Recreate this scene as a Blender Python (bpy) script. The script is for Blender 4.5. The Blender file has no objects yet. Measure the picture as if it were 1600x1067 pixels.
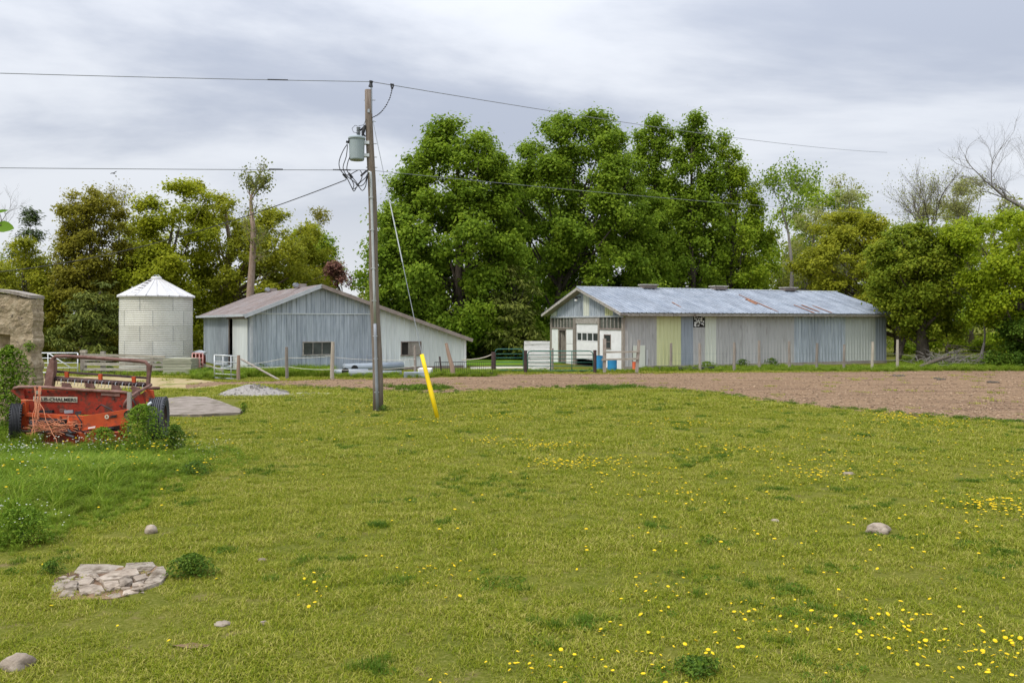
import bpy, math, random
import numpy as np
from mathutils import Vector, noise
R = math.radians
random.seed(7)
rng = np.random.default_rng(11)
scene = bpy.context.scene
COL = scene.collection

# ------------------------------------------------------------------ camera, sky, sun, exposure
H, F, CX, HY = 2.6, 1250.0, 800.0, 503.0          # eye height (m), focal length and horizon in photo pixels
cam_d = bpy.data.cameras.new('camera'); cam = bpy.data.objects.new('camera', cam_d); COL.objects.link(cam)
cam.location = (0, 0, H); cam.rotation_euler = (R(90), 0, 0)
cam_d.sensor_width = 36; cam_d.lens = F / 1600 * 36; cam_d.shift_y = -30.5 / 1600
cam_d.clip_start = 0.1; cam_d.clip_end = 3000
scene.camera = cam

world = bpy.data.worlds.new('World'); scene.world = world; world.use_nodes = True
wn = world.node_tree; wn.nodes.clear()
def N(t, kind, **kw):
    n = t.nodes.new(kind)
    for k, v in kw.items(): setattr(n, k, v)
    return n
out = N(wn, 'ShaderNodeOutputWorld'); mixs = N(wn, 'ShaderNodeMixShader')
sky = N(wn, 'ShaderNodeTexSky', sky_type='NISHITA', sun_disc=False); sky.sun_elevation = R(52); sky.sun_rotation = R(232)
bg1 = N(wn, 'ShaderNodeBackground'); bg1.inputs[1].default_value = 0.1
wn.links.new(sky.outputs[0], bg1.inputs[0])
bg2 = N(wn, 'ShaderNodeBackground'); bg2.inputs[1].default_value = 1.0
geo = N(wn, 'ShaderNodeTexCoord'); sep = N(wn, 'ShaderNodeSeparateXYZ'); wn.links.new(geo.outputs['Generated'], sep.inputs[0])
def wmath(op, a, b=None, c=None):
    m = N(wn, 'ShaderNodeMath', operation=op)
    for i, v in enumerate((a, b, c)):
        if v is None: continue
        if isinstance(v, (int, float)): m.inputs[i].default_value = v
        else: wn.links.new(v, m.inputs[i])
    return m.outputs[0]
zz = wmath('MAXIMUM', sep.outputs[2], 0.0)
den = wmath('ADD', zz, 0.16)
cx_ = wmath('DIVIDE', sep.outputs[0], den); cy_ = wmath('DIVIDE', sep.outputs[1], den)
comb = N(wn, 'ShaderNodeCombineXYZ'); wn.links.new(cx_, comb.inputs[0]); wn.links.new(cy_, comb.inputs[1])
mp = N(wn, 'ShaderNodeMapping'); mp.inputs['Scale'].default_value = (0.7, 1.0, 1); mp.inputs['Rotation'].default_value = (0, 0, R(-14)); mp.inputs['Location'].default_value = (2.2, 0.55, 0)
wn.links.new(comb.outputs[0], mp.inputs[0])
nz = N(wn, 'ShaderNodeTexNoise'); nz.inputs['Scale'].default_value = 0.85; nz.inputs['Detail'].default_value = 9; nz.inputs['Roughness'].default_value = 0.55; nz.inputs['Distortion'].default_value = 0.25
wn.links.new(mp.outputs[0], nz.inputs['Vector'])
rp = N(wn, 'ShaderNodeValToRGB'); wn.links.new(nz.outputs[0], rp.inputs[0])
rp.color_ramp.interpolation = 'EASE'
rp.color_ramp.elements[0].position = 0.40; rp.color_ramp.elements[0].color = (0.33, 0.36, 0.43, 1)
rp.color_ramp.elements[1].position = 0.61; rp.color_ramp.elements[1].color = (0.55, 0.57, 0.61, 1)
hz = N(wn, 'ShaderNodeMapRange'); hz.inputs[1].default_value = 0.05; hz.inputs[2].default_value = 0.24; hz.inputs[3].default_value = 0.72; hz.inputs[4].default_value = 0.0; hz.interpolation_type = 'SMOOTHSTEP'
wn.links.new(sep.outputs[2], hz.inputs[0])
mx = N(wn, 'ShaderNodeMixRGB'); mx.inputs[2].default_value = (0.56, 0.572, 0.595, 1)
wn.links.new(hz.outputs[0], mx.inputs[0]); wn.links.new(rp.outputs[0], mx.inputs[1])
cie = wmath('MULTIPLY_ADD', wmath('POWER', zz, 2.6), 3.3, 1.0)        # overcast skies are brighter towards the zenith
mul = N(wn, 'ShaderNodeVectorMath', operation='SCALE'); wn.links.new(mx.outputs[0], mul.inputs[0]); wn.links.new(cie, mul.inputs['Scale'])
wn.links.new(mul.outputs[0], bg2.inputs[0])
mixs.inputs[0].default_value = 0.93
wn.links.new(bg1.outputs[0], mixs.inputs[1]); wn.links.new(bg2.outputs[0], mixs.inputs[2]); wn.links.new(mixs.outputs[0], out.inputs[0])

sun_d = bpy.data.lights.new('sun', 'SUN'); sun = bpy.data.objects.new('sun', sun_d); COL.objects.link(sun)
sun_d.energy = 1.5; sun_d.angle = R(12); sun_d.color = (1, 0.95, 0.86)
_az = R(232)
_sd = Vector((math.sin(_az) * math.cos(R(52)), math.cos(_az) * math.cos(R(52)), math.sin(R(52))))
sun.rotation_euler = _sd.to_track_quat('Z', 'Y').to_euler(); sun.location = (0, 0, 40)
vs = scene.view_settings
scene.display_settings.display_device = 'sRGB'
vs.view_transform = 'Standard'; vs.look = 'None'; vs.gamma = 1; vs.use_curve_mapping = False; vs.exposure = 0.55
scene.cycles.max_bounces = 8; scene.cycles.diffuse_bounces = 5; scene.cycles.transmission_bounces = 4

# ------------------------------------------------------------------ helpers: places
def G(px, py, z=0.0):                      # point on the ground seen at a photo pixel
    d = F * (H - z) / (py - HY)
    return Vector(((px - CX) / F * d, d, z))
def P(px, py, d):                          # point seen at a photo pixel at depth d
    return Vector(((px - CX) / F * d, d, H - (py - HY) / F * d))

# ------------------------------------------------------------------ helpers: materials
def ramp(t, fac, cols, lo=0.3, hi=0.7):
    r = N(t, 'ShaderNodeValToRGB'); t.links.new(fac, r.inputs[0])
    e = r.color_ramp.elements
    while len(e) < len(cols): e.new(0.5)
    for i, c in enumerate(cols):
        e[i].position = lo + (hi - lo) * i / max(1, len(cols) - 1); e[i].color = (*c, 1)
    return r.outputs[0]
def mat(name, cols, scale=3.0, stretch=(1, 1, 1), rough=0.8, metal=0.0, bump=0.0, bscale=30.0, detail=6, lo=0.3, hi=0.7, var=0.12,
        stain_or_shade=None, sscale=2.0, sstretch=(1, 1, 1), slo=0.55, shi=0.7, coords='Object', spec=0.3, bdist=0.02):
    m = bpy.data.materials.new(name); m.use_nodes = True; t = m.node_tree
    b = t.nodes['Principled BSDF']; b.inputs['Roughness'].default_value = rough; b.inputs['Metallic'].default_value = metal
    b.inputs['Specular IOR Level'].default_value = spec
    tc = N(t, 'ShaderNodeTexCoord'); oi = N(t, 'ShaderNodeObjectInfo')
    off = N(t, 'ShaderNodeVectorMath', operation='MULTIPLY_ADD')      # alike pieces do not repeat one pattern
    cb = N(t, 'ShaderNodeCombineXYZ')
    for i in range(3): t.links.new(oi.outputs['Random'], cb.inputs[i])
    t.links.new(cb.outputs[0], off.inputs[0]); off.inputs[1].default_value = (37, 91, 53); t.links.new(tc.outputs[coords], off.inputs[2])
    def noi(sc, st, det=detail):
        mp = N(t, 'ShaderNodeMapping'); mp.inputs['Scale'].default_value = st; t.links.new(off.outputs[0], mp.inputs[0])
        n = N(t, 'ShaderNodeTexNoise'); n.inputs['Scale'].default_value = sc; n.inputs['Detail'].default_value = det; n.inputs['Roughness'].default_value = 0.62
        t.links.new(mp.outputs[0], n.inputs['Vector']); return n.outputs[0]
    c = ramp(t, noi(scale, stretch), cols, lo, hi)
    if stain_or_shade:
        sf = N(t, 'ShaderNodeMapRange'); sf.inputs[1].default_value = slo; sf.inputs[2].default_value = shi
        t.links.new(noi(sscale, sstretch), sf.inputs[0])
        mxx = N(t, 'ShaderNodeMixRGB'); mxx.inputs[2].default_value = (*stain_or_shade, 1); t.links.new(sf.outputs[0], mxx.inputs[0]); t.links.new(c, mxx.inputs[1]); c = mxx.outputs[0]
    if var:
        hs = N(t, 'ShaderNodeHueSaturation'); mr = N(t, 'ShaderNodeMapRange'); mr.inputs[3].default_value = 1 - var; mr.inputs[4].default_value = 1 + var
        t.links.new(oi.outputs['Random'], mr.inputs[0]); t.links.new(mr.outputs[0], hs.inputs['Value']); t.links.new(c, hs.inputs['Color']); c = hs.outputs[0]
    t.links.new(c, b.inputs['Base Color'])
    if bump:
        bp = N(t, 'ShaderNodeBump'); bp.inputs['Strength'].default_value = bump; bp.inputs['Distance'].default_value = bdist
        t.links.new(noi(bscale, stretch), bp.inputs['Height']); t.links.new(bp.outputs[0], b.inputs['Normal'])
    return m
def leafmat(name, cols, trans=0.35, rough=0.55, pvar=0.0):
    m = bpy.data.materials.new(name); m.use_nodes = True; t = m.node_tree; t.nodes.clear()
    o = N(t, 'ShaderNodeOutputMaterial'); at = N(t, 'ShaderNodeAttribute', attribute_name='tint')
    fac = at.outputs['Fac']
    if pvar:                                       # instances: random per clump and patches over the ground
        oi = N(t, 'ShaderNodeObjectInfo'); g = N(t, 'ShaderNodeNewGeometry')
        n1 = N(t, 'ShaderNodeTexNoise'); n1.inputs['Scale'].default_value = 0.9; n1.inputs['Detail'].default_value = 8; n1.inputs['Roughness'].default_value = .7; t.links.new(g.outputs['Position'], n1.inputs['Vector'])
        a = N(t, 'ShaderNodeMath', operation='MULTIPLY_ADD'); a.inputs[1].default_value = 0.22; t.links.new(oi.outputs['Random'], a.inputs[0])
        b_ = N(t, 'ShaderNodeMath', operation='MULTIPLY'); b_.inputs[1].default_value = 0.55; t.links.new(fac, b_.inputs[0]); t.links.new(b_.outputs[0], a.inputs[2])
        c_ = N(t, 'ShaderNodeMath', operation='MULTIPLY_ADD'); c_.inputs[1].default_value = pvar; t.links.new(n1.outputs[0], c_.inputs[0]); t.links.new(a.outputs[0], c_.inputs[2])
        fac = c_.outputs[0]
    c = ramp(t, fac, cols, 0.05, 0.95)
    d = N(t, 'ShaderNodeBsdfPrincipled'); d.inputs['Roughness'].default_value = rough; d.inputs['Specular IOR Level'].default_value = 0.10
    tr = N(t, 'ShaderNodeBsdfTranslucent'); mxr = N(t, 'ShaderNodeMixShader'); mxr.inputs[0].default_value = trans
    t.links.new(c, d.inputs['Base Color']); t.links.new(c, tr.inputs[0]); t.links.new(d.outputs[0], mxr.inputs[1]); t.links.new(tr.outputs[0], mxr.inputs[2])
    t.links.new(mxr.outputs[0], o.inputs[0]); return m
M = {}
M['galv'] = mat('galvanised_siding', [(.32, .36, .405), (.43, .475, .52), (.51, .555, .60)], 2.0, (3, 3, .5), .5, .25, .15, 8, var=.10, stain_or_shade=(.24, .275, .32), sscale=2.2, sstretch=(8, 8, .12), slo=.5, shi=.68)  # dark vertical streaks: dirt that also paints in the shade of the ribs
M['white_sheet'] = mat('white_siding', [(.58, .61, .60), (.68, .71, .69)], 1.6, (3, 3, .5), .5, .0, .1, 8, var=.06, stain_or_shade=(.46, .47, .43), sscale=1.5, sstretch=(6, 6, .2), slo=.58, shi=.75)
M['grey_sheet'] = mat('grey_siding', [(.39, .385, .375), (.47, .46, .45)], 1.6, (3, 3, .4), .55, .05, .1, 8, var=.06, stain_or_shade=(.30, .28, .27), sscale=1.4, sstretch=(3, 3, .8))
M['yellow_sheet'] = mat('yellow_siding', [(.54, .55, .29), (.62, .63, .36)], 1.6, (3, 3, .4), .55, 0, .1, 8, var=.03)
M['cream_sheet'] = mat('cream_siding', [(.56, .58, .50), (.64, .66, .57)], 1.6, (3, 3, .4), .55, 0, .1, 8, var=.03)
M['green_sheet'] = mat('greenish_siding', [(.44, .465, .44), (.51, .535, .50)], 1.6, (3, 3, .4), .55, 0, .1, 8, var=.04)
M['blue_sheet'] = mat('bluegrey_siding', [(.25, .285, .33), (.33, .365, .41)], 1.6, (3, 3, .4), .5, .15, .1, 8, var=.05)
M['roof_galv'] = mat('galvanised_roof', [(.20, .23, .275), (.27, .30, .345), (.335, .365, .41)], 1.2, (1, 1, 1), .5, .1, .15, 8, var=.08, stain_or_shade=(.18, .20, .235), sscale=.8, slo=.48, shi=.74)
M['roof_rust'] = mat('rusty_roof', [(.27, .255, .25), (.25, .205, .19), (.34, .32, .31)], 1.0, (1, 1, 1), .6, .1, .2, 8, var=.15, stain_or_shade=(.20, .145, .12), sscale=2.4, slo=.46, shi=.68)
M['rust_streak'] = mat('rust_streak', [(.20, .08, .04), (.33, .16, .09)], 6, (1, 1, 1), .85, 0, .3, 20)
M['bin'] = mat('bin_steel', [(.49, .48, .42), (.57, .56, .50), (.63, .62, .56)], 1.0, (1, 1, .6), .5, .1, .1, 6, var=.06, stain_or_shade=(.40, .39, .33), sscale=1.8, sstretch=(2, 2, .5), slo=.58, shi=.8)
M['bin_roof'] = mat('bin_roof_steel', [(.50, .485, .47), (.62, .605, .59)], 1.2, (1, 1, 1), .5, .1, .1, 6, var=.07, stain_or_shade=(.42, .38, .36), sscale=2.5, slo=.6, shi=.8)
M['wood'] = mat('weathered_wood', [(.17, .14, .115), (.27, .235, .20), (.36, .32, .28)], 5, (6, 6, .6), .9, 0, .5, 20, var=.2)
M['wood_h'] = mat('weathered_board', [(.20, .18, .14), (.33, .30, .25), (.42, .39, .33)], 3, (1, 6, 6), .9, 0, .5, 20, var=.16)
M['pole'] = mat('pole_wood', [(.115, .085, .065), (.19, .15, .12), (.26, .22, .18)], 5, (7, 7, .35), .9, 0, .6, 20, var=0)
M['post_light'] = mat('light_post_wood', [(.36, .31, .24), (.50, .45, .37)], 5, (6, 6, .6), .9, 0, .4, 20, var=.15)
M['post_red'] = mat('peeled_post_wood', [(.26, .18, .13), (.40, .29, .22)], 5, (6, 6, .6), .9, 0, .4, 20, var=.12)
M['cratewood'] = mat('grey_green_boards', [(.24, .24, .17), (.34, .34, .25), (.38, .36, .28)], 3, (1, 6, 6), .9, 0, .4, 20, var=.14, stain_or_shade=(.22, .15, .09), slo=.68, shi=.8)
M['fascia'] = mat('fascia_board', [(.22, .20, .17), (.36, .33, .29), (.50, .48, .44)], 3, (2, 2, 5), .85, 0, .4, 20, var=.1, stain_or_shade=(.14, .11, .09), sscale=3, slo=.58, shi=.7)
M['trim'] = mat('grey_trim', [(.36, .38, .40), (.48, .50, .52)], 3, (1, 1, 1), .6, .1, .1, 20, var=.08)
M['brown_trim'] = mat('brown_trim', [(.20, .16, .14), (.30, .25, .22)], 3, (1, 1, 1), .8, 0, .2, 20, var=.1)
M['white_paint'] = mat('white_paint', [(.68, .68, .67), (.78, .78, .77)], 3, (1, 1, 1), .6, 0, .1, 20, var=.04, stain_or_shade=(.45, .42, .38), sscale=2.6, slo=.64, shi=.8)
M['white_peel'] = mat('peeling_white_paint', [(.36, .33, .30), (.66, .65, .63), (.72, .71, .69)], 3, (1, 1, 6), .8, 0, .4, 20, var=.07, lo=.33, hi=.5)
M['glass'] = mat('window_glass', [(.03, .035, .035), (.07, .08, .08)], 2, (1, 1, 1), .12, 0, .03, 4, var=.3, spec=.5)
M['poly'] = mat('dirty_transom_glass', [(.055, .06, .05), (.12, .125, .105)], 4, (1, 1, .4), .35, 0, .1, 10, var=.35)
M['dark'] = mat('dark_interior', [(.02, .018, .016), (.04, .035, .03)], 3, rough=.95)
M['concrete'] = mat('concrete', [(.20, .175, .15), (.30, .27, .235), (.37, .34, .295)], 1.4, (1, 1, 1), .9, 0, .5, 25, var=.05, stain_or_shade=(.22, .19, .15), sscale=1.1, slo=.55, shi=.75)
M['stucco'] = mat('crumbling_stucco', [(.20, .15, .095), (.36, .28, .18), (.47, .385, .27)], 6.0, (1, 1, 1), .95, 0, .9, 14, var=0, stain_or_shade=(.13, .10, .08), sscale=9, slo=.60, shi=.68, bdist=.05)
M['steel'] = mat('grey_steel', [(.28, .30, .31), (.38, .40, .42)], 5, rough=.45, metal=.5, bump=.1)
M['gal_tube'] = mat('galvanised_tube', [(.48, .50, .50), (.60, .62, .62)], 5, rough=.45, metal=.3, bump=.1)
M['transformer'] = mat('transformer_grey', [(.26, .31, .32), (.33, .38, .39)], 3, rough=.5, bump=.05, var=0)
M['black'] = mat('black_rubber', [(.012, .012, .014), (.03, .03, .032)], 5, rough=.6, bump=.1)
M['cable'] = mat('cable_black', [(.03, .03, .035), (.06, .06, .065)], 5, rough=.6, var=.2)
M['wire'] = mat('aluminium_wire', [(.16, .17, .19), (.22, .23, .25)], 5, rough=.6, var=.1)
M['pvc'] = mat('grey_pvc', [(.22, .235, .26), (.29, .305, .33)], 3, rough=.5, bump=.05, var=.05)
M['yellow'] = mat('yellow_plastic', [(.80, .55, .0), (.86, .62, .01)], 3, rough=.5, bump=.05, var=0, stain_or_shade=(.72, .66, .40), sscale=7, slo=.66, shi=.8)
M['green_gate'] = mat('green_gate_paint', [(.02, .10, .075), (.05, .16, .12)], 5, rough=.5, bump=.05, var=.2, stain_or_shade=(.18, .19, .17), sscale=5, slo=.6, shi=.75)
M['white_tube'] = mat('white_tube_paint', [(.66, .67, .68), (.76, .77, .78)], 5, rough=.5, bump=.05, var=.04)
M['red_tube'] = mat('faded_red_paint', [(.50, .22, .20), (.60, .34, .30)], 5, rough=.6, bump=.05, var=.06)
M['rope'] = mat('rope_cord', [(.55, .53, .45), (.66, .64, .56)], 8, rough=.9, var=.08)
M['blue'] = mat('blue_plastic', [(.02, .20, .42), (.04, .26, .50)], 3, rough=.45, var=.05)
M['orange'] = mat('orange_plastic', [(.62, .12, .05), (.72, .18, .08)], 3, rough=.5, var=.05)
M['bluepipe'] = mat('pale_blue_plastic', [(.25, .29, .335), (.34, .385, .43)], 2, rough=.45, bump=.05, var=.06, stain_or_shade=(.32, .33, .33), sscale=3)
M['ac_orange'] = mat('orange_machine_paint', [(.40, .055, .012), (.54, .085, .018)], 4, rough=.6, bump=.2, var=.08, stain_or_shade=(.15, .05, .03), sscale=5, slo=.53, shi=.7, spec=.4)
M['ac_red'] = mat('rusted_red_paint', [(.17, .02, .010), (.30, .028, .012), (.10, .028, .016)], 5, rough=.65, bump=.3, var=.08, stain_or_shade=(.09, .035, .022), sscale=6, slo=.5, shi=.62)
M['rusty'] = mat('rusty_steel', [(.11, .055, .042), (.19, .10, .078), (.24, .155, .13)], 6, rough=.8, bump=.4, var=.15)
M['dark_rust'] = mat('dark_rust_steel', [(.045, .03, .028), (.09, .055, .05)], 6, rough=.8, bump=.4, var=.15)
M['cream_decal'] = mat('cream_decal', [(.50, .47, .36), (.62, .60, .48)], 6, rough=.7, var=0, stain_or_shade=(.32, .14, .07), sscale=14, slo=.62, shi=.7)
M['black_print'] = mat('black_print', [(.02, .02, .02), (.03, .03, .03)], 6, rough=.7, var=0)
M['tyre'] = mat('worn_tyre', [(.05, .052, .058), (.085, .088, .096)], 5, rough=.85, bump=.2, var=0)
M['twine'] = mat('orange_twine', [(.50, .17, .08), (.62, .28, .16)], 8, rough=.9, var=.15)
M['bark'] = mat('grey_brown_bark', [(.055, .045, .035), (.11, .09, .07), (.16, .13, .10)], 3, (4, 4, .8), .95, 0, .7, 12, var=.2)
M['bark_light'] = mat('tan_bark', [(.16, .11, .075), (.26, .19, .14), (.33, .26, .20)], 2.5, (4, 4, .8), .95, 0, .7, 12, var=.1)
M['bark_grey'] = mat('pale_grey_bark', [(.15, .135, .12), (.24, .22, .20)], 3, (4, 4, .8), .95, 0, .5, 12, var=.1)
M['stone'] = mat('pale_stone', [(.20, .155, .115), (.32, .26, .20), (.42, .36, .29)], 7, rough=.95, bump=.9, bscale=25, var=.25, stain_or_shade=(.13, .10, .07), sscale=9, slo=.5, shi=.7)
M['gravel'] = mat('gravel', [(.20, .18, .16), (.34, .31, .28), (.44, .41, .37)], 16, rough=.95, bump=.9, bscale=30, var=.2)
M['flower'] = mat('dandelion_yellow', [(.66, .43, .004), (.76, .55, .010)], 30, rough=.8, var=.08)
M['flower_white'] = mat('white_petals', [(.50, .52, .42), (.62, .63, .54)], 30, rough=.8, var=.05)
M['stem'] = mat('plant_stem', [(.10, .15, .04), (.15, .20, .06)], 10, rough=.7, var=.1)
M['grass'] = leafmat('grass_blades', [(.06, .11, .005), (.16, .215, .009), (.29, .315, .020), (.50, .44, .13)], .35, pvar=.45)
M['grass_dark'] = leafmat('dark_tuft_blades', [(.05, .105, .008), (.09, .165, .012), (.16, .235, .022)], .3, pvar=.3)
M['grass_tall'] = leafmat('tall_grass_blades', [(.06, .125, .008), (.135, .23, .014), (.25, .34, .028), (.40, .40, .10)], .4, pvar=.35)
M['weed'] = leafmat('weed_leaves', [(.08, .155, .010), (.14, .235, .015), (.22, .31, .03)], .35, pvar=.0)
M['weed_dark'] = leafmat('nettle_leaves', [(.045, .095, .010), (.085, .155, .014), (.15, .22, .025)], .3)

# ------------------------------------------------------------------ helpers: objects
ORG = {}
def tag(o, label=None, cat=None, group=None, kind=None):
    if label: o['label'] = label
    if cat: o['category'] = cat
    if group: o['group'] = group
    if kind: o['kind'] = kind
    return o
def thing(name, label, cat, loc=(0, 0, 0), group=None):
    o = bpy.data.objects.new(name, None); COL.objects.link(o); o.location = loc; o.empty_display_size = .2
    ORG[o.name] = Vector(loc); return tag(o, label, cat, group)
class MB:
    def __init__(s): s.v = []; s.f = []
    def quad(s, a, b, c, d): i = len(s.v); s.v += [Vector(a), Vector(b), Vector(c), Vector(d)]; s.f.append((i, i+1, i+2, i+3)); return s
    def hexa(s, p):                                 # eight corners: bottom four, top four
        i = len(s.v); s.v += [Vector(q) for q in p]
        s.f += [tuple(i+k for k in f) for f in ((3, 2, 1, 0), (4, 5, 6, 7), (0, 1, 5, 4), (1, 2, 6, 5), (2, 3, 7, 6), (3, 0, 4, 7))]; return s
    def box(s, c, size, rz=0.0, jit=0.0):
        c = Vector(c); ca, sa = math.cos(rz), math.sin(rz); p = []
        for z in (-.5, .5):
            for x, y in ((-.5, -.5), (.5, -.5), (.5, .5), (-.5, .5)):
                X, Y = x*size[0], y*size[1]
                p.append(c + Vector((X*ca - Y*sa + random.uniform(-jit, jit), X*sa + Y*ca + random.uniform(-jit, jit), z*size[2] + random.uniform(-jit, jit))))
        return s.hexa(p)
    def beam(s, a, b, w, h, up=(0, 0, 1)):           # rectangular bar from a to b
        a = Vector(a); b = Vector(b); d = (b-a).normalized(); up = Vector(up)
        if abs(d.dot(up)) > .95: up = Vector((0, 1, 0))
        x = d.cross(up).normalized()*w/2; y = x.cross(d).normalized()*h/2
        return s.hexa([a-x-y, a+x-y, b+x-y, b-x-y, a-x+y, a+x+y, b+x+y, b-x+y])
    def tube(s, pts, r, n=8, cap=True):
        pts = [Vector(p) for p in pts]
        if not hasattr(r, '__len__'): r = [r]*len(pts)
        i0 = len(s.v); ref = None
        for k, p in enumerate(pts):
            d = (pts[min(k+1, len(pts)-1)] - pts[max(k-1, 0)])
            d = d.normalized() if d.length > 1e-9 else Vector((0, 0, 1))
            if ref is None: ref = Vector((1, 0, 0)) if abs(d.x) < .8 else Vector((0, 1, 0))
            x = (ref - d*ref.dot(d)).normalized(); y = d.cross(x); ref = x
            for j in range(n):
                a = 2*math.pi*j/n; s.v.append(p + (x*math.cos(a) + y*math.sin(a))*r[k])
        for k in range(len(pts)-1):
            for j in range(n):
                a = i0+k*n+j; b = i0+k*n+(j+1) % n; s.f.append((a, b, b+n, a+n))
        if cap: s.f.append(tuple(i0+j for j in range(n))[::-1]); s.f.append(tuple(i0+(len(pts)-1)*n+j for j in range(n)))
        return s
    def lathe(s, c, prof, n=24, a0=0.0, a1=2*math.pi):
        c = Vector(c); full = abs(a1-a0-2*math.pi) < 1e-6; m = n if full else n+1; i0 = len(s.v)
        for r, z in prof:
            for j in range(m):
                a = a0+(a1-a0)*j/n; s.v.append(c + Vector((r*math.cos(a), r*math.sin(a), z)))
        for k in range(len(prof)-1):
            for j in range(n):
                a = i0+k*m+j; b = i0+k*m+(j+1) % m; s.f.append((a, b, b+m, a+m))
        return s
    def plate(s, poly, th):                          # polygon (3D points) extruded along the vector th
        n = len(poly); i = len(s.v); th = Vector(th)
        s.v += [Vector(p) for p in poly] + [Vector(p)+th for p in poly]
        s.f.append(tuple(range(i, i+n))[::-1]); s.f.append(tuple(range(i+n, i+2*n)))
        for k in range(n): s.f.append((i+k, i+(k+1) % n, i+n+(k+1) % n, i+n+k))
        return s
    def build(s, name, m, parent=None, origin=None, smooth=False):
        if parent is not None: origin = ORG[parent.name]
        elif origin is None:
            b = s.v; origin = Vector(((min(v.x for v in b)+max(v.x for v in b))/2, (min(v.y for v in b)+max(v.y for v in b))/2, min(v.z for v in b)))
        origin = Vector(origin)
        me = bpy.data.meshes.new(name); me.from_pydata([tuple(v-origin) for v in s.v], [], s.f)
        if m is not None: me.materials.append(m)
        if smooth: me.polygons.foreach_set('use_smooth', [True]*len(me.polygons))
        o = bpy.data.objects.new(name, me); COL.objects.link(o)
        if parent is not None: o.parent = parent
        else: o.location = origin
        ORG[o.name] = origin
        return o
def jitter_blob(mb, c, rad, seed, n=2, rough=.25, flat=1.0):   # faceted uneven stone
    import bmesh
    bm = bmesh.new(); bmesh.ops.create_icosphere(bm, subdivisions=n, radius=1)
    i0 = len(mb.v); c = Vector(c)
    for v in bm.verts:
        k = 1 + rough*noise.noise(v.co*1.7 + Vector((seed*7.3, seed*1.7, seed)))*2
        q = v.co*k; mb.v.append(c + Vector((q.x*rad[0], q.y*rad[1], q.z*rad[2])))
    for f in bm.faces: mb.f.append(tuple(i0+v.index for v in f.verts))
    bm.free(); return mb

class Frame:                                         # a wall or roof plane: along u, up v, out n
    def __init__(s, O, u, v, n): s.O, s.u, s.v, s.n = Vector(O), Vector(u).normalized(), Vector(v).normalized(), Vector(n).normalized()
    def pt(s, a, b, o=0.0): return s.O + s.u*a + s.v*b + s.n*o
    def s_at(s, px):                                 # distance along u of the point seen at column px
        k = (px-CX)/F; return (k*s.O.y - s.O.x)/(s.u.x - k*s.u.y)
    def z_at(s, a, py): return H - (py-HY)/F*(s.O.y + s.u.y*a)
def fbox(mb, fr, s0, s1, t0, t1, o0, o1):
    return mb.hexa([fr.pt(s0, t0, o0), fr.pt(s1, t0, o0), fr.pt(s1, t0, o1), fr.pt(s0, t0, o1), fr.pt(s0, t1, o0), fr.pt(s1, t1, o0), fr.pt(s1, t1, o1), fr.pt(s0, t1, o1)])
def sheet(fr, s0, s1, t0, t1, pitch=.2, rw=.05, rh=.02, off=0.0, mb=None):   # one ribbed metal sheet
    f0 = t0 if callable(t0) else (lambda s: t0); f1 = t1 if callable(t1) else (lambda s: t1)
    mb = mb or MB(); prof = [(s0, 0.0)]; k = math.ceil((s0+.015)/pitch)*pitch
    while k < s1-.01:
        for a, h in ((k-rw/2, 0), (k-rw/4, rh), (k+rw/4, rh), (k+rw/2, 0)):
            if s0 < a < s1: prof.append((a, h))
        k += pitch
    prof.append((s1, 0.0)); i = len(mb.v)
    for a, h in prof: mb.v += [fr.pt(a, f0(a), off+h), fr.pt(a, f1(a), off+h)]
    for j in range(len(prof)-1): a = i+2*j; mb.f.append((a, a+2, a+3, a+1))
    # folded back edges give the sheet a thickness
    for a, b in ((0, 1), (2*len(prof)-2, 2*len(prof)-1)):
        pa, pb = mb.v[i+a], mb.v[i+b]; mb.quad(pa, pb, pb-fr.n*.012, pa-fr.n*.012)
    return mb
def split(s0, s1, w, first=0.0):
    n = max(1, round((s1-s0)/w)); return [(s0+(s1-s0)*i/n, s0+(s1-s0)*(i+1)/n) for i in range(n)]
def window(root, fr, s0, s1, t0, t1, panes, frame_m, pane_m, fw=.05, out=.05, rows=1):
    w = MB()
    fbox(w, fr, s0, s1, t1-fw, t1, -.05, out); fbox(w, fr, s0-.03, s1+.03, t0-.001, t0+fw, -.05, out+.02)
    fbox(w, fr, s0, s0+fw, t0+fw, t1-fw, -.05, out); fbox(w, fr, s1-fw, s1, t0+fw, t1-fw, -.05, out)
    win = MB().v and None
    wo = w.build('window', frame_m, root)
    n = panes; g = (s1-s0-2*fw)/n; hh = (t1-t0-2*fw)/rows
    for r in range(rows):
        for i in range(n):
            p = MB(); fbox(p, fr, s0+fw+g*i+.012, s0+fw+g*(i+1)-.012, t0+fw+hh*r+.012, t0+fw+hh*(r+1)-.012, -.02, -.005)
            p.build('pane', pane_m, wo)
    mu = MB()
    for i in range(1, n): fbox(mu, fr, s0+fw+g*i-.014, s0+fw+g*i+.014, t0+fw, t1-fw, -.03, out-.01)
    for r in range(1, rows): fbox(mu, fr, s0+fw, s1-fw, t0+fw+hh*r-.014, t0+fw+hh*r+.014, -.03, out-.012)
    if mu.v: mu.build('glazing_bar', frame_m, wo)
    return wo

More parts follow.
